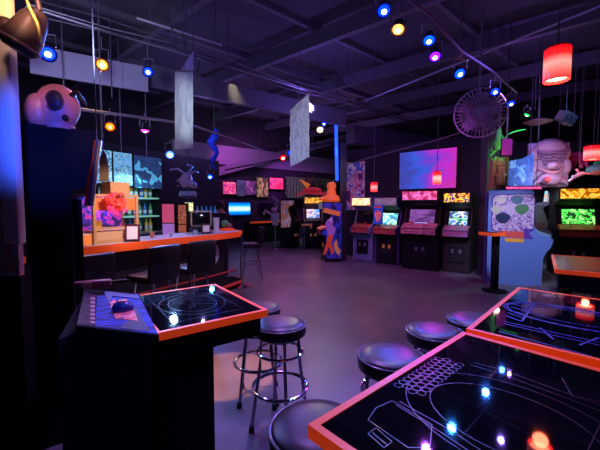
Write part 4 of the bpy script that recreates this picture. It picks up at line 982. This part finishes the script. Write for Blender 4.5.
# side of second cabinet beyond with red and blue edges
p = Yd(69, 192, 2.3); q_ = Yd(80, 192, 2.3)
t = thing('speaker_plinth', 'narrow dark plinth with a grey-blue top and edge just beyond the tall black cabinet', 'plinth', ((p.x+q_.x)/2-.03, 2.33, 0), .6)
MB().box((0, 0, .78), (q_.x-p.x+.02, .06, 1.56)).build('plinth_body', MATTE, t, smooth=False)
MB().box((0, 0, 1.575), (q_.x-p.x+.04, .08, .03)).build('plinth_top', mat('grey_blue_top', (.3, .32, .4), .4), t, smooth=False)
MB().box((-.02, -.035, .8), (.02, .012, 1.5)).build('edge_strip', mat('blue_grey_strip', (.15, .3, .45), .4), t, smooth=False)
a_, b_ = Yd(94, 140, 2.9), Yd(86, 206, 2.9)
t = thing('hanging_pennant', 'tall leaning board with red, blue and white stripes beyond the black cabinet top', 'board', (b_.x, b_.y, b_.z), .3)
H_ = a_.z-b_.z
for k, (c_, nm) in enumerate((((.75, .06, .06), 'red'), ((.08, .12, .7), 'blue'), ((.7, .7, .75), 'white'))):
    o_ = .022*k; MB().face([(o_-.01, 0), (o_+.012, 0), (o_+.06, H_*.6), (o_+.095, H_), (o_+.075, H_), (o_+.035, H_*.6)], -.012, .012).build('stripe', mat(nm+'_stripe', c_, .4), t, smooth=False)
MB().tube([(.1, 0, H_), (.1, 0, 4.95-b_.z)], .006, 5).build('hanging_cord', CORDM, t)

# ---------------------------------------------------------------- painted pillar, far left
p = Vector((X(6, 1.72), 1.72, 0))
t = thing('painted_pillar', 'tall cream pillar with dark vertical seams, yellow-lit above and blue-lit below', 'pillar', (p.x-.08, p.y, 0), 0)
CR = mat('cream_board', (.80, .72, .60), .5, bump=.5, bscale=12)
MB().box((-.02, .03, 3.05), (.32, .03, 3.6)).build('pillar_core', MATTE, t, smooth=False)
for k, (x, w_) in enumerate(((-.09, .11), (.025, .10), (.128, .085))):
    MB().box((x, -.01, 3.12), (w_, .05, 3.6), bev=.012).build('cream_board', CR, t)
MB().box((.02, -.015, 1.52-.15), (.28, .03, .42)).build('art_board', art('pillar_art', [(.5, .5, .55), (.65, .1, .05), (.35, .35, .5), (.7, .3, .2)], 3, 'noise', 0, .4, (1, 1, 2), 2), t, smooth=False)
MB().box((-.02, .02, .6), (.34, .07, 1.2)).build('pillar_base', MATTE, t, smooth=False)
light('SPOT', (p.x+.5, 1.2, 2.2), (1., .62, .20), 60, .05, (p.x, 1.97, 2.75), 36, .6)
light('SPOT', (p.x+.6, 1.0, 1.9), (.03, .08, 1), 90, .05, (p.x, 2., 1.85), 40, .8)
# hanging moving-head lamp
L = Yd(26, 34, 1.58)
t = thing('hanging_stage_lamp', 'big dull purple-brown stage lamp drum with cables hanging beside the painted pillar', 'stage lamp', L, 0, rot=(.0, .5, .2))
t.scale = (.62, .62, .62)
dm = mat('plum_metal', (.06, .03, .045), .4, .3)
MB().lathe((0, 0, -.14), [(.09, 0), (.125, .03), (.12, .12), (.09, .26), (.06, .33), (0, .34)], 28).build('lamp_drum', dm, t)
MB().ring((0, 0, -.09), .125, .012).build('rim', mat('plum_rim', (.2, .12, .16), .35), t)
MB().ball((-.12, -.02, -.02), .07, (1, .7, .8)).build('side_knob', dm, t)
MB().tube([(0, 0, .2), (-.3, 0, .6), (-.9, 0, 1.95)], .02, 8).build('hanging_arm', dm, t)
pts = [Yd(18, -20, 1.5), Yd(30, 8, 1.5), Yd(37, 22, 1.5), Yd(40, 36, 1.5), Yd(40, 44, 1.5)]
tag(MB().tube([Vector((pts[0].x, pts[0].y, 4.95))]+pts, .006, 6).build('hanging_cable', mat('amber_cable', (.5, .35, .15), .4)), 'amber-lit cable curving down beside the purple-brown stage lamp', 'cable')

# ---------------------------------------------------------------- hanging prints
def banner(x0, x1, y0l, y0r, y1l, y1r, Y0, Y1, m, name, label, curl=0., fold=False):
    a, b_, c, d = Yd(x0, y0l, Y0), Yd(x1, y0r, Y1), Yd(x1, y1r, Y1), Yd(x0, y1l, Y0)
    t = thing(name, label, 'banner', (a+b_)/2)
    o = (a+b_)/2; b = bmesh.new(); n, mm_ = 10, 12; g = []
    nrm = (b_-a).cross(d-a).normalized()
    for th in (0, .004):
        gg = []
        for j in range(mm_+1):
            r_ = []
            for i in range(n+1):
                p_ = a.lerp(b_, i/n).lerp(d.lerp(c, i/n), j/mm_)-o
                p_ = p_+nrm*(curl*math.sin(PI*i/n)+.006*math.sin(7*j/mm_*PI+i)+th)
                r_.append(b.verts.new(p_))
            gg.append(r_)
        g.append(gg)
    for gg in g:
        for j in range(mm_):
            for i in range(n): b.faces.new((gg[j][i], gg[j][i+1], gg[j+1][i+1], gg[j+1][i]))
    for j in range(mm_):
        for i in (0, n): b.faces.new((g[0][j][i], g[0][j+1][i], g[1][j+1][i], g[1][j][i]))
    for i in range(n):
        for j in (0, mm_): b.faces.new((g[0][j][i], g[0][j][i+1], g[1][j][i+1], g[1][j][i]))
    mb = MB(); mb.b = b; mb.build('printed_sheet', m, t)
    top = (a+b_)/2-o
    MB().tube([a-o, b_-o], .01, 6).build('top_rod', STEEL, t)
    MB().tube([top, top+Vector((0, 0, 4.95-o.z))], .005, 5).build('hanging_string', CORDM, t)
    return t
PB = art('faded_print', [(.42, .48, .52), (.62, .66, .68), (.7, .73, .74), (.5, .55, .6)], 2.2, 'noise', 0, .6, const=False)
banner(175, 193, 71, 70, 149, 148, 4.7, 4.85, PB, 'hanging_banner', 'narrow whitish curled banner hanging over the end of the menu screens', .06)
banner(290, 309, 110, 93, 167, 157, 4.5, 4.15, art('sketch_print', [(.62, .64, .68), (.72, .73, .76), (.45, .46, .52), (.68, .7, .72)], 5, 'noise', 0, .6, (1, 1, 1), 2, detail=6), 'hanging_poster', 'wide white sketch poster hanging tilted beside the warm white lamp', .0)
# lifted triangle over white banner
p = Yd(188, 66, 4.8)
t = thing('hanging_hook', 'small pale triangular clip holding the white curled banner to the cables', 'clip', p)
MB().face([(-.1, -.06), (.08, -.06), (.08, .2)], -.01, .01).build('clip_plate', mat('pale_clip', (.5, .55, .7), .5), t, smooth=False); MB().tube([(.07, 0, .18), (.07, 0, 4.95-p.z)], .006, 5).build('hanging_string', CORDM, t)
# blue streamer
p = Yd(214, 128, 6.6); q_ = Yd(216, 170, 6.6)
t = thing('hanging_streamer', 'twisted dark blue cloth figure hanging above the cyan lamp', 'streamer', p)
mb = MB(); pts = [(0.05*math.sin(k*1.1), .03*math.cos(k), -(p.z-q_.z)*k/12) for k in range(13)]
mb.tube(pts, [.03, .06, .08, .07, .09, .07, .06, .05, .04, .05, .03, .03, .01], 8).build('cloth', mat('blue_cloth', (.03, .06, .5), .7, ), t)
MB().tube([(0, 0, 0), (0, 0, 4.95-p.z)], .006, 5).build('hanging_string', CORDM, t)
light('POINT', p+Vector((-.2, -.5, -.3)), (.05, .12, 1), 9, .08)
# pale hanging creature skeleton over the bar
p = Yd(186, 180, 6.0)
bn_ = mat('lilac_bone', (.5, .38, .5), .5)
figure('hanging_creature', 'pale lilac bony creature hanging upside down over the back bar', 'figure', p, None, [
    ('torso', MB().ball((0, 0, 0), .13, (.8, .7, 1.1), (0, .4, 0)), bn_), ('creature_head', MB().ball((.12, -.05, -.08), .08, (1.3, .9, .8), (0, .5, 0)), bn_),
    ('arm', MB().tube([(-.05, 0, .06), (-.16, 0, -.02), (-.14, 0, -.12)], .02, 6).tube([(.05, 0, .1), (.16, 0, .16), (.22, 0, .13)], .018, 6), bn_),
    ('leg', MB().tube([(-.03, 0, .12), (-.15, 0, .2), (-.28, 0, .18)], .02, 6).tube([(.03, 0, .12), (.12, 0, .24), (.02, 0, .27)], .02, 6), bn_)], hang=.2)

# ---------------------------------------------------------------- fan
L = Yd(480, 113, 5.9)
d = Vector((0, 0, EYE))-L
t = thing('hanging_cage_fan', 'big round cage fan hanging under the lamp track, purple lit', 'fan', L, rot=(PI/2+.1, 0, -.42))
R = .41
mb = MB()
for k in range(36):
    a = 2*PI*k/36
    mb.tube([(.06*math.cos(a), .06*math.sin(a), .10), (.3*math.cos(a), .3*math.sin(a), .10), (R*math.cos(a), R*math.sin(a), .02)], .0045, 4)
mb.ring((0, 0, .10), .2, .004).ring((0, 0, .09), .31, .004).ring((0, 0, 0), R, .012)
CG = mat('cage_wire', (.55, .48, .55), .5, .3)
mb.build('front_grille', CG, t)
mb = MB()
for k in range(36):
    a = 2*PI*k/36
    mb.tube([(.06*math.cos(a), .06*math.sin(a), -.10), (.3*math.cos(a), .3*math.sin(a), -.10), (R*math.cos(a), R*math.sin(a), -.02)], .0045, 4)
mb.build('rear_grille', CG, t)
MB().cyl((0, 0, 0), .07, .2).build('hub', mat('hub_grey', (.12, .1, .14), .4), t)
for k in range(5):
    a = 2*PI*k/5+.3
    b_ = MB().slab([(.05, -.03), (.15, -.12), (.33, -.11), (.35, .03), (.2, .08), (.05, .04)], -.006, .006).build('blade', mat('fan_blade', (.2, .15, .2), .5), t)
    b_.rotation_euler = (0, 0, a)
MB().cyl((0, 0, -.17), .09, .16).build('motor', BLK, t)
a_ = MB().tube([(0, 0, -.2), (0, .5, -.3), (0, 4.9-L.z, -.3)], .02, 8).build('hanging_arm', STEEL, t)

# ---------------------------------------------------------------- right upper decorations
L = Yd(499, 188, 6.75); zz = 0
WC = mat('carved_brown', (.30, .17, .11), .55, bump=.8, bscale=25)
top_ = Yd(499, 157, 6.75).z; bot_ = Yd(499, 189, 6.75).z; h = top_-bot_
t = thing('hanging_carved_panel', 'dark brown carved totem panel hanging right of the column', 'carving', (L.x, L.y, bot_), math.radians(8))
MB().box((0, .05, h/2), (.34, .06, h)).build('panel_board', WC, t, smooth=False)
MB().ball((0, -.02, h*.78), .09, (1, .8, 1.1)).build('carved_head', WC, t)
MB().lathe((0, -.02, h*.12), [(.07, 0), (.10, .1), (.07, .25), (.09, .33), (.05, .38)], 16).build('carved_torso', WC, t)
for s in (-1, 1):
    MB().tube([(s*.09, -.02, h*.6), (s*.13, -.03, h*.45), (s*.05, -.06, h*.38)], .025, 8).build('carved_arm', WC, t); MB().box((s*.155, 0, h/2), (.03, .07, h)).build('side_rail', WC, t, smooth=False)
MB().tube([(0, .05, h), (0, .05, 4.95-bot_)], .008, 5).build('hanging_cord', CORDM, t)
L = Yd(507, 147, 6.5)
t = thing('hanging_purple_sign', 'small plain purple square sign above the carved totem panel', 'sign', L, math.radians(5))
MB().box((0, 0, 0), (.19, .03, .30)).build('sign_board', mat('purple_board', (.28, .03, .3), .5, emit=(.5, .03, .5), es=.15), t, smooth=False)
MB().box((0, .02, 0), (.21, .02, .32)).build('sign_backing', BLK, t, smooth=False); MB().tube([(0, 0, .15), (0, 0, 4.95-L.z)], .006, 5).build('hanging_cord', CORDM, t)
L = Yd(499, 140, 6.6); GR = mat('green_rubber', (.08, .75, .12), .4)
t = thing('hanging_green_tentacles', 'bright green rubbery creature with coiled tentacles beside the purple sign', 'figure', L, 0)
MB().lathe((0, 0, -.18), [(.06, 0), (.08, .1), (.06, .25), (.03, .4), (0, .44)], 16).build('torso', GR, t)
for k, pts in enumerate(([(-.04, 0, -.1), (-.13, -.02, -.02), (-.14, 0, -.2), (-.07, 0, -.22), (-.12, 0, -.35)], [(.03, 0, .1), (.12, 0, .02), (.16, 0, .1), (.3, .0, .16), (.5, 0, .2)], [(-.05, 0, -.2), (-.16, 0, -.3), (-.1, 0, -.4), (-.04, 0, -.32)])):
    MB().tube(pts, [.02, .018, .016, .014, .01][:len(pts)], 8).build('tentacle', GR, t)
MB().tube([(0, 0, .25), (0, 0, 4.95-L.z)], .006, 5).build('hanging_cord', CORDM, t)
# blue picture
p0 = Yd(520, 170, 7.45)
t = thing('hanging_blue_banner', 'blue lit banner with a small pale figure between the carved panel and the giant face', 'banner', p0, math.radians(-5))
hw, hh = .27, .42
MB().face([(-hw, -hh), (hw, -hh), (hw, hh*.9), (hw*.2, hh*.6), (-hw, hh*.45)], -.01, .01).build('banner_cloth', art('blue_banner_print', [(.03, .10, .40), (.05, .16, .55), (.04, .12, .45), (.2, .45, .85)], 3, 'noise', .6, .5, seed=2), t, smooth=False)  # glow put into the cloth colour to brighten the banner
MB().tube([(-.1, -.02, .1), (0, -.02, -.02), (.1, -.02, -.15)], .025, 6).tube([(0, -.02, -.02), (-.12, -.02, -.16)], .02, 6).tube([(-.05, -.02, .05), (.12, -.02, .08)], .02, 6).build('pale_figure', mat('pale_blue_fig', (.2, .5, .95), .5, emit=(.15, .45, 1), es=.4), t)
MB().tube([(.2, 0, .3), (.2, 0, 4.95-p0.z)], .006, 5).build('hanging_cord', CORDM, t)
# giant face relief
p0 = Yd(550, 162, 7.6); w = 36/F*7.6; h = 50/F*7.6
FM = mat('lilac_relief', (.62, .40, .58), .5, bump=.4, bscale=12)
t = thing('hanging_giant_face', 'huge lilac sculpted face with heavy wrinkled brow hanging above the lit cabinet heads', 'relief sculpture', p0, math.radians(-12))
MB().box((0, .1, -.06), (w, .1, h*.88), bev=.02).build('back_panel', FM, t)
MB().ball((0, .0, .30), .3, (1.12, .4, .74)).ball((-.27, .02, .2), .15, (1, .6, 1)).ball((.27, .02, .2), .15, (1, .6, 1)).build('brow', mat('pink_relief', (.68, .34, .42), .5, bump=.5, bscale=14), t)
mb = MB()
for k in range(4): mb.tube([(-.3+.03*k, -.1, .22-.07*k), (-.12, -.15, .17-.07*k), (0, -.13, .20-.07*k), (.12, -.15, .17-.07*k), (.3-.03*k, -.1, .22-.07*k)], .022, 8)
mb.build('wrinkles', mat('dark_relief', (.30, .16, .3), .6), t)
MB().ball((0, -.1, -.08), .10, (1.2, .8, .8)).build('nose', FM, t)
MB().tube([(-.25, -.05, -.12), (-.12, -.13, -.22), (0, -.14, -.25), (.12, -.13, -.22), (.25, -.05, -.12)], .035, 8).build('mouth', mat('pink_relief', (1, 1, 1)), t)
for s_x in (-.33, .33): MB().ball((s_x, 0, -.1), .14, (.7, .5, 1.2)).build('cheek', FM, t)
MB().ball((0, -.05, -.38), .2, (1.2, .4, .7)).build('chin', FM, t)
for s in (-1, 1):
    MB().tube([(s*.12, -.02, -.35), (s*.3, -.05, -.46), (s*.34, -.05, -.52)], [.05, .05, .02], 8).build('fur_tuft', FM, t)
MB().ball((-.12, -.2, -.40), .06).build('red_bead', mat('red_bead', (.9, .1, .1), .4, emit=(1, .1, .1), es=.4), t)
mb = MB()
for k in range(4): mb.tube([(-w/2+.02-.03*k, 0, .14-.07*k), (-w/2-.22, -.03, .02-.07*k)], .012, 6)
mb.build('claws', mat('pale_claw', (.6, .6, .8), .4), t)
MB().tube([(-.2, .1, .3), (-.2, .1, 4.95-p0.z)], .008, 5).tube([(.2, .1, .3), (.2, .1, 4.95-p0.z)], .008, 5).build('hanging_cord', CORDM, t)
# pink blob plush
p0 = Yd(578, 158, 7.95); PKM = mat('hot_pink_plush', (.75, .08, .3), .7)
t = thing('hanging_pink_plush', 'hot pink lumpy plush creature hanging left of the edge lantern', 'plush', p0)
MB().ball((0, 0, 0), .16, (1.2, .8, .9)).build('torso', PKM, t); MB().ball((-.13, -.02, .06), .09).build('plush_head', PKM, t); MB().ball((.17, 0, .06), .08, (1.2, 1, .8)).build('tail', PKM, t)
for s in (-.1, .05, .15): MB().tube([(s, -.03, -.08), (s*1.3, -.05, -.24)], [.05, .025], 8).build('paw', PKM, t)
MB().tube([(0, 0, .1), (0, 0, 4.95-p0.z)], .006, 5).build('hanging_cord', CORDM, t)
# small flyer and toy rocket
p0 = Yd(579, 175, 6.9)
figure('hanging_small_figure', 'little flying figure in pale blue and pink hanging above the yellow-headed cabinet', 'figure', p0, None, [
    ('torso', MB().tube([(-.1, 0, -.05), (.02, 0, .02), (.12, 0, .04)], [.035, .05, .03], 8), mat('pale_blue_suit', (.4, .55, .8), .5)), ('arm', MB().tube([(.0, 0, .03), (-.06, 0, .12)], .02, 6).tube([(.1, 0, .03), (.22, 0, .02)], .02, 6), mat('pink_arm', (.75, .35, .45), .5)), ('leg', MB().tube([(-.1, 0, -.05), (-.2, 0, -.13)], .025, 6).tube([(-.06, 0, -.05), (-.14, 0, -.02)], .02, 6), mat('pale_blue_suit', (.4, .55, .8)))], hang=.1)
p0 = Yd(596, 170, 7.3)
figure('hanging_toy_ship', 'fat multicoloured toy ship hanging under the edge lantern', 'toy ship', p0, None, [
    ('hull', MB().ball((0, 0, 0), .16, (1.3, .8, .7)), mat('teal_hull', (.15, .55, .5), .4)), ('belly', MB().ball((0, -.04, -.05), .12, (1.3, .8, .6)), mat('orange_belly', (.8, .3, .2), .4)), ('fin', MB().face([(-.1, .05), (.05, .08), (.1, .22), (-.02, .18)], -.02, .02), mat('green_fin', (.1, .7, .3), .4))], hang=.15)
# green-lit disc + tilted black box under the ceiling
p0 = Yd(538, 122, 6.9)
figure('hanging_saucer', 'flat dark reddish saucer hanging beside the green lamp', 'saucer', p0, None, [('disc', MB().lathe((0, 0, 0), [(.0, -.05), (.15, -.04), (.26, 0), (.15, .04), (0, .06)], 28), mat('saucer_red', (.22, .09, .08), .5)), ('dome', MB().ball((0, 0, .05), .09, (1, 1, .6)), BLK)], hang=.05)
p0 = Yd(566, 118, 6.2)
figure('hanging_speaker', 'small tilted dark loudspeaker hanging above the giant face', 'loudspeaker', p0, None, [('speaker_box', MB().box((0, 0, 0), (.26, .2, .18), (.3, .4, .2), bev=.01), mat('speaker_grey', (.05, .055, .05), .6)), ('cone_ring', MB().ring((-.03, -.13, -.02), .06, .01, (1.2, .3, 0)), GUN)], hang=.08)
light('POINT', (5.35, 7.0, 2.15), (.8, .85, 1.), 9, .04)  # this and the next three: unseen lights added to brighten the decorations
light('POINT', (3.75, 6.3, 2.4), (1., .6, .5), 5, .05)
light('SPOT', (3.2, 5.4, 3.6), (.62, .32, 1.), 140, .1, (5.6, 7.6, 2.3), 46, .6)
light('SPOT', (5.0, 5.0, 3.8), (.15, .3, 1.), 110, .1, (4.9, 8., 2.3), 40, .6)

# ---------------------------------------------------------------- people
def person(name, label, loc, rz, joints, edges, shirt_z, clothes, hair=True, hscale=1.):
    me = bpy.data.meshes.new(name); me.from_pydata([j[0] for j in joints], edges, [])
    o = bpy.data.objects.new(name, me); COL.objects.link(o)
    sk = o.modifiers.new('skin', 'SKIN'); sk.use_smooth_shade = True
    sv = me.skin_vertices[0].data
    for i, j in enumerate(joints):
        r = j[1]; sv[i].radius = r if isinstance(r, tuple) else (r, r); sv[i].use_root = (i == 0)
    ss = o.modifiers.new('sub', 'SUBSURF'); ss.levels = 2; ss.render_levels = 2
    dg = bpy.context.evaluated_depsgraph_get(); m2 = bpy.data.meshes.new_from_object(o.evaluated_get(dg))
    o.modifiers.clear(); o.data = m2; m2.materials.clear(); m2.materials.append(SKIN); m2.materials.append(clothes); m2.materials.append(mat('dark_trousers', (.02, .02, .03), .8))
    for p in m2.polygons:
        c = p.center; p.use_smooth = True
        p.material_index = 0 if not shirt_z(c) else (2 if c.z < joints[0][0][2]-.02 else 1)
    o.location = loc; o.rotation_euler = (0, 0, rz); tag(o, label, 'person')
    hz = joints[3][0]
    MB().ball((hz[0], hz[1]+.012, hz[2]+.03), .112, (.86, 1.0, 1.0)).build('hair', HAIR, o)
    for s in (-.032, .032): MB().ball((hz[0]+s, hz[1]-.095, hz[2]-.005), .012).build('eye', mat('dark_eye', (.02, .01, .01), .2), o)
    MB().ball((hz[0], hz[1]-.11, hz[2]-.03), .017, (.8, 1, 1.2)).build('nose', SKIN, o)
    MB().ball((hz[0], hz[1]-.093, hz[2]-.065), .022, (1, .4, .3)).build('mouth', mat('lips', (.4, .12, .1), .5), o)
    return o
J = [((0, 0, .92), (.15, .10)), ((0, 0, 1.15), (.14, .095)), ((0, 0, 1.36), (.15, .09)), ((0, -.01, 1.56), (.085, .10)), ((0, 0, 1.46), (.05, .05)), ((0, -.01, 1.64), (.075, .085)),
     ((.17, 0, 1.38), .055), ((.24, -.05, 1.12), .042), ((.14, -.26, 1.06), .034), ((.08, -.33, 1.07), .03),
     ((-.17, 0, 1.38), .055), ((-.25, -.04, 1.13), .042), ((-.17, -.24, 1.03), .034), ((-.1, -.32, 1.05), .03),
     ((.09, 0, .86), .09), ((.10, -.01, .48), .06), ((.10, .02, .09), .045), ((.10, -.12, .04), .04), ((-.09, 0, .86), .09), ((-.10, -.01, .48), .06), ((-.10, .02, .09), .045), ((-.10, -.12, .04), .04)]
Ed = [(0, 1), (1, 2), (2, 4), (4, 3), (3, 5), (2, 6), (6, 7), (7, 8), (8, 9), (2, 10), (10, 11), (11, 12), (12, 13), (0, 14), (14, 15), (15, 16), (16, 17), (0, 18), (18, 19), (19, 20), (20, 21)]
pb = bar(2.2, -1.05)
person('person', 'person in black behind the bar, bending slightly over beyond the white cup', (pb.x, pb.y, -.08), .35, J, Ed, lambda c: c.z < 1.43 and not (c.y < -.2 and c.z > .9) or c.z < .05, SHIRT)
# seated person at the edge of the view
pr = Yd(606, 250, 4.6)
J2 = [((0, 0, .62), (.15, .11)), ((0, 0, .86), (.14, .10)), ((0, .01, 1.08), (.15, .09)), ((0, -.01, 1.30), (.085, .10)), ((0, 0, 1.19), (.05, .05)), ((0, -.01, 1.38), (.075, .085)),
      ((.18, 0, 1.10), .055), ((.24, -.06, .86), .042), ((.18, -.28, .96), .034), ((.12, -.33, 1.0), .03),
      ((-.18, 0, 1.10), .055), ((-.2, -.07, .88), .042), ((-.21, -.22, .99), .034), ((-.2, -.27, 1.05), .03),
      ((.1, -.08, .60), .085), ((.13, -.42, .60), .06), ((.13, -.38, .14), .045), ((.13, -.49, .11), .04), ((-.1, -.08, .60), .085), ((-.13, -.42, .60), .06), ((-.13, -.38, .14), .045), ((-.13, -.49, .11), .04)]
pO = (pr.x+.33, pr.y+.05, .235)
person('person', 'seated person with bare forearm, mostly outside the view beyond the far amber-lit table', pO, .25, J2, Ed, lambda c: c.z < 1.15 and not (c.y < -.09 and c.z > .80), SHIRT)
dup(st0, (pO[0], pO[1], 0), .2, 'black round stool under the seated person at the edge of the view')

# ---------------------------------------------------------------- unseen light added to the room
w = bpy.data.worlds.new('room_air'); S.world = w; w.use_nodes = True
w.node_tree.nodes['Background'].inputs[0].default_value = (.16, .09, .34, 1); w.node_tree.nodes['Background'].inputs[1].default_value = .035
def unseen_spot(loc, aim, col, power, ang, r=.12, blend=.7):  # unseen spots without fixtures, mostly added to brighten parts of the room
    return light('SPOT', loc, col, power, r, aim, ang, blend)
unseen_spot((1.2, 4.4, 4.2), (.8, 6.4, 0), (.72, .12, .85), 170, 85)
unseen_spot((-.2, 3.2, 4.2), (-.4, 2.4, 0), (.5, .2, 1.), 380, 55)
unseen_spot((-1.5, 7.5, 4.2), (-.6, 8.6, 0), (.9, .75, .4), 60, 45)
unseen_spot((.5, 9.5, 4.2), (0, 8., 0), (.7, .3, .8), 60, 80)
unseen_spot((-1.0, 3.3, 3.6), (-.66, 2.95, 0), (1., .36, .01), 1100, 14, .02, .15)
unseen_spot((1.3, 1.0, 3.2), (2.1, 1.85, .95), (.03, .08, 1.), 60, 50)
unseen_spot((2.1, 5.4, 2.7), (1.0, 2.2, .7), (.7, .05, 1.), 90, 45, .1)  # this and the next: added for a coloured sheen on the stool seats
unseen_spot((1.2, 4.6, 2.6), (.6, 1.9, .7), (.05, .12, 1.), 110, 45, .1)
unseen_spot((-.3, 4.8, 2.7), (-.1, 2.3, .7), (.25, .15, 1.), 60, 40, .08)
unseen_spot((2.2, 4.6, 3.3), (2.2, 7.4, 1.6), (.6, .1, 1.), 90, 80)
unseen_spot((3.0, 4.2, 3.0), (3.95, 6.3, .9), (.5, .6, 1.), 380, 36)
unseen_spot((-.5, .7, 2.9), (-.75, 1.6, .95), (.03, .07, 1.), 60, 28)
unseen_spot((-.8, .8, 2.9), (-1.5, 2.1, 2.15), (1., .55, .45), 60, 24)
unseen_spot((.9, 6.4, 3.6), (.9, 9.2, .9), (.5, .35, 1.), 90, 60)
unseen_spot((-.8, 1.6, 2.4), (-1.66, 4.8, 2.85), (.75, .9, 1.), 260, 17)
unseen_spot((.3, 1.2, 2.5), (0.05, 4.35, 2.47), (.85, .9, 1.), 190, 24)
unseen_spot((-1.6, 2.6, 2.7), (-3.3, 5.4, 3.85), (.55, .65, 1.), 120, 60)
unseen_spot((-.6, 3.2, 2.9), bar(.1, -.3, 1.0), (.8, .7, 1.), 130, 50, .05)
unseen_spot((0.2, 8.5, 4.0), (0.5, 15.5, 3.2), (.8, .55, 1.), 500, 50, .1)
# unseen point lights added to brighten the ceiling structure
for x, y, z, c, p_ in ((-1.5, 3.2, 3.4, (.30, .2, 1.), 45), (2.5, 4.0, 3.3, (.22, .12, .9), 40), (-3.2, 4.6, 3.2, (.5, .4, 1.), 40), (.5, 7.5, 3.6, (.25, .15, 1.), 60), (-2.5, 8.5, 3.4, (.35, .25, 1.), 60), (4.5, 7., 4., (.3, .1, .8), 35), (1.5, 12., 3.4, (.55, .25, 1.), 70), (-1.5, 12., 3.6, (.6, .3, 1.), 40), (.5, 1.5, 3.9, (.3, .2, .9), 25)):
    light('POINT', (x, y, z), c, p_*.5, .03)

# ---------------------------------------------------------------- camera
cam = bpy.data.cameras.new('camera'); co = bpy.data.objects.new('camera', cam); COL.objects.link(co)
co.location = (0, 0, EYE); co.rotation_euler = (PI/2-PITCH, 0, 0)
cam.sensor_width = 36; cam.lens = F/600*36; cam.clip_start = .05
S.camera = co
vs = S.view_settings; vs.view_transform = 'Standard'; vs.look = 'None'; vs.exposure = 0; vs.gamma = 1; vs.use_curve_mapping = False
S.cycles.use_denoising = True; S.cycles.max_bounces = 6; S.cycles.sample_clamp_indirect = 4
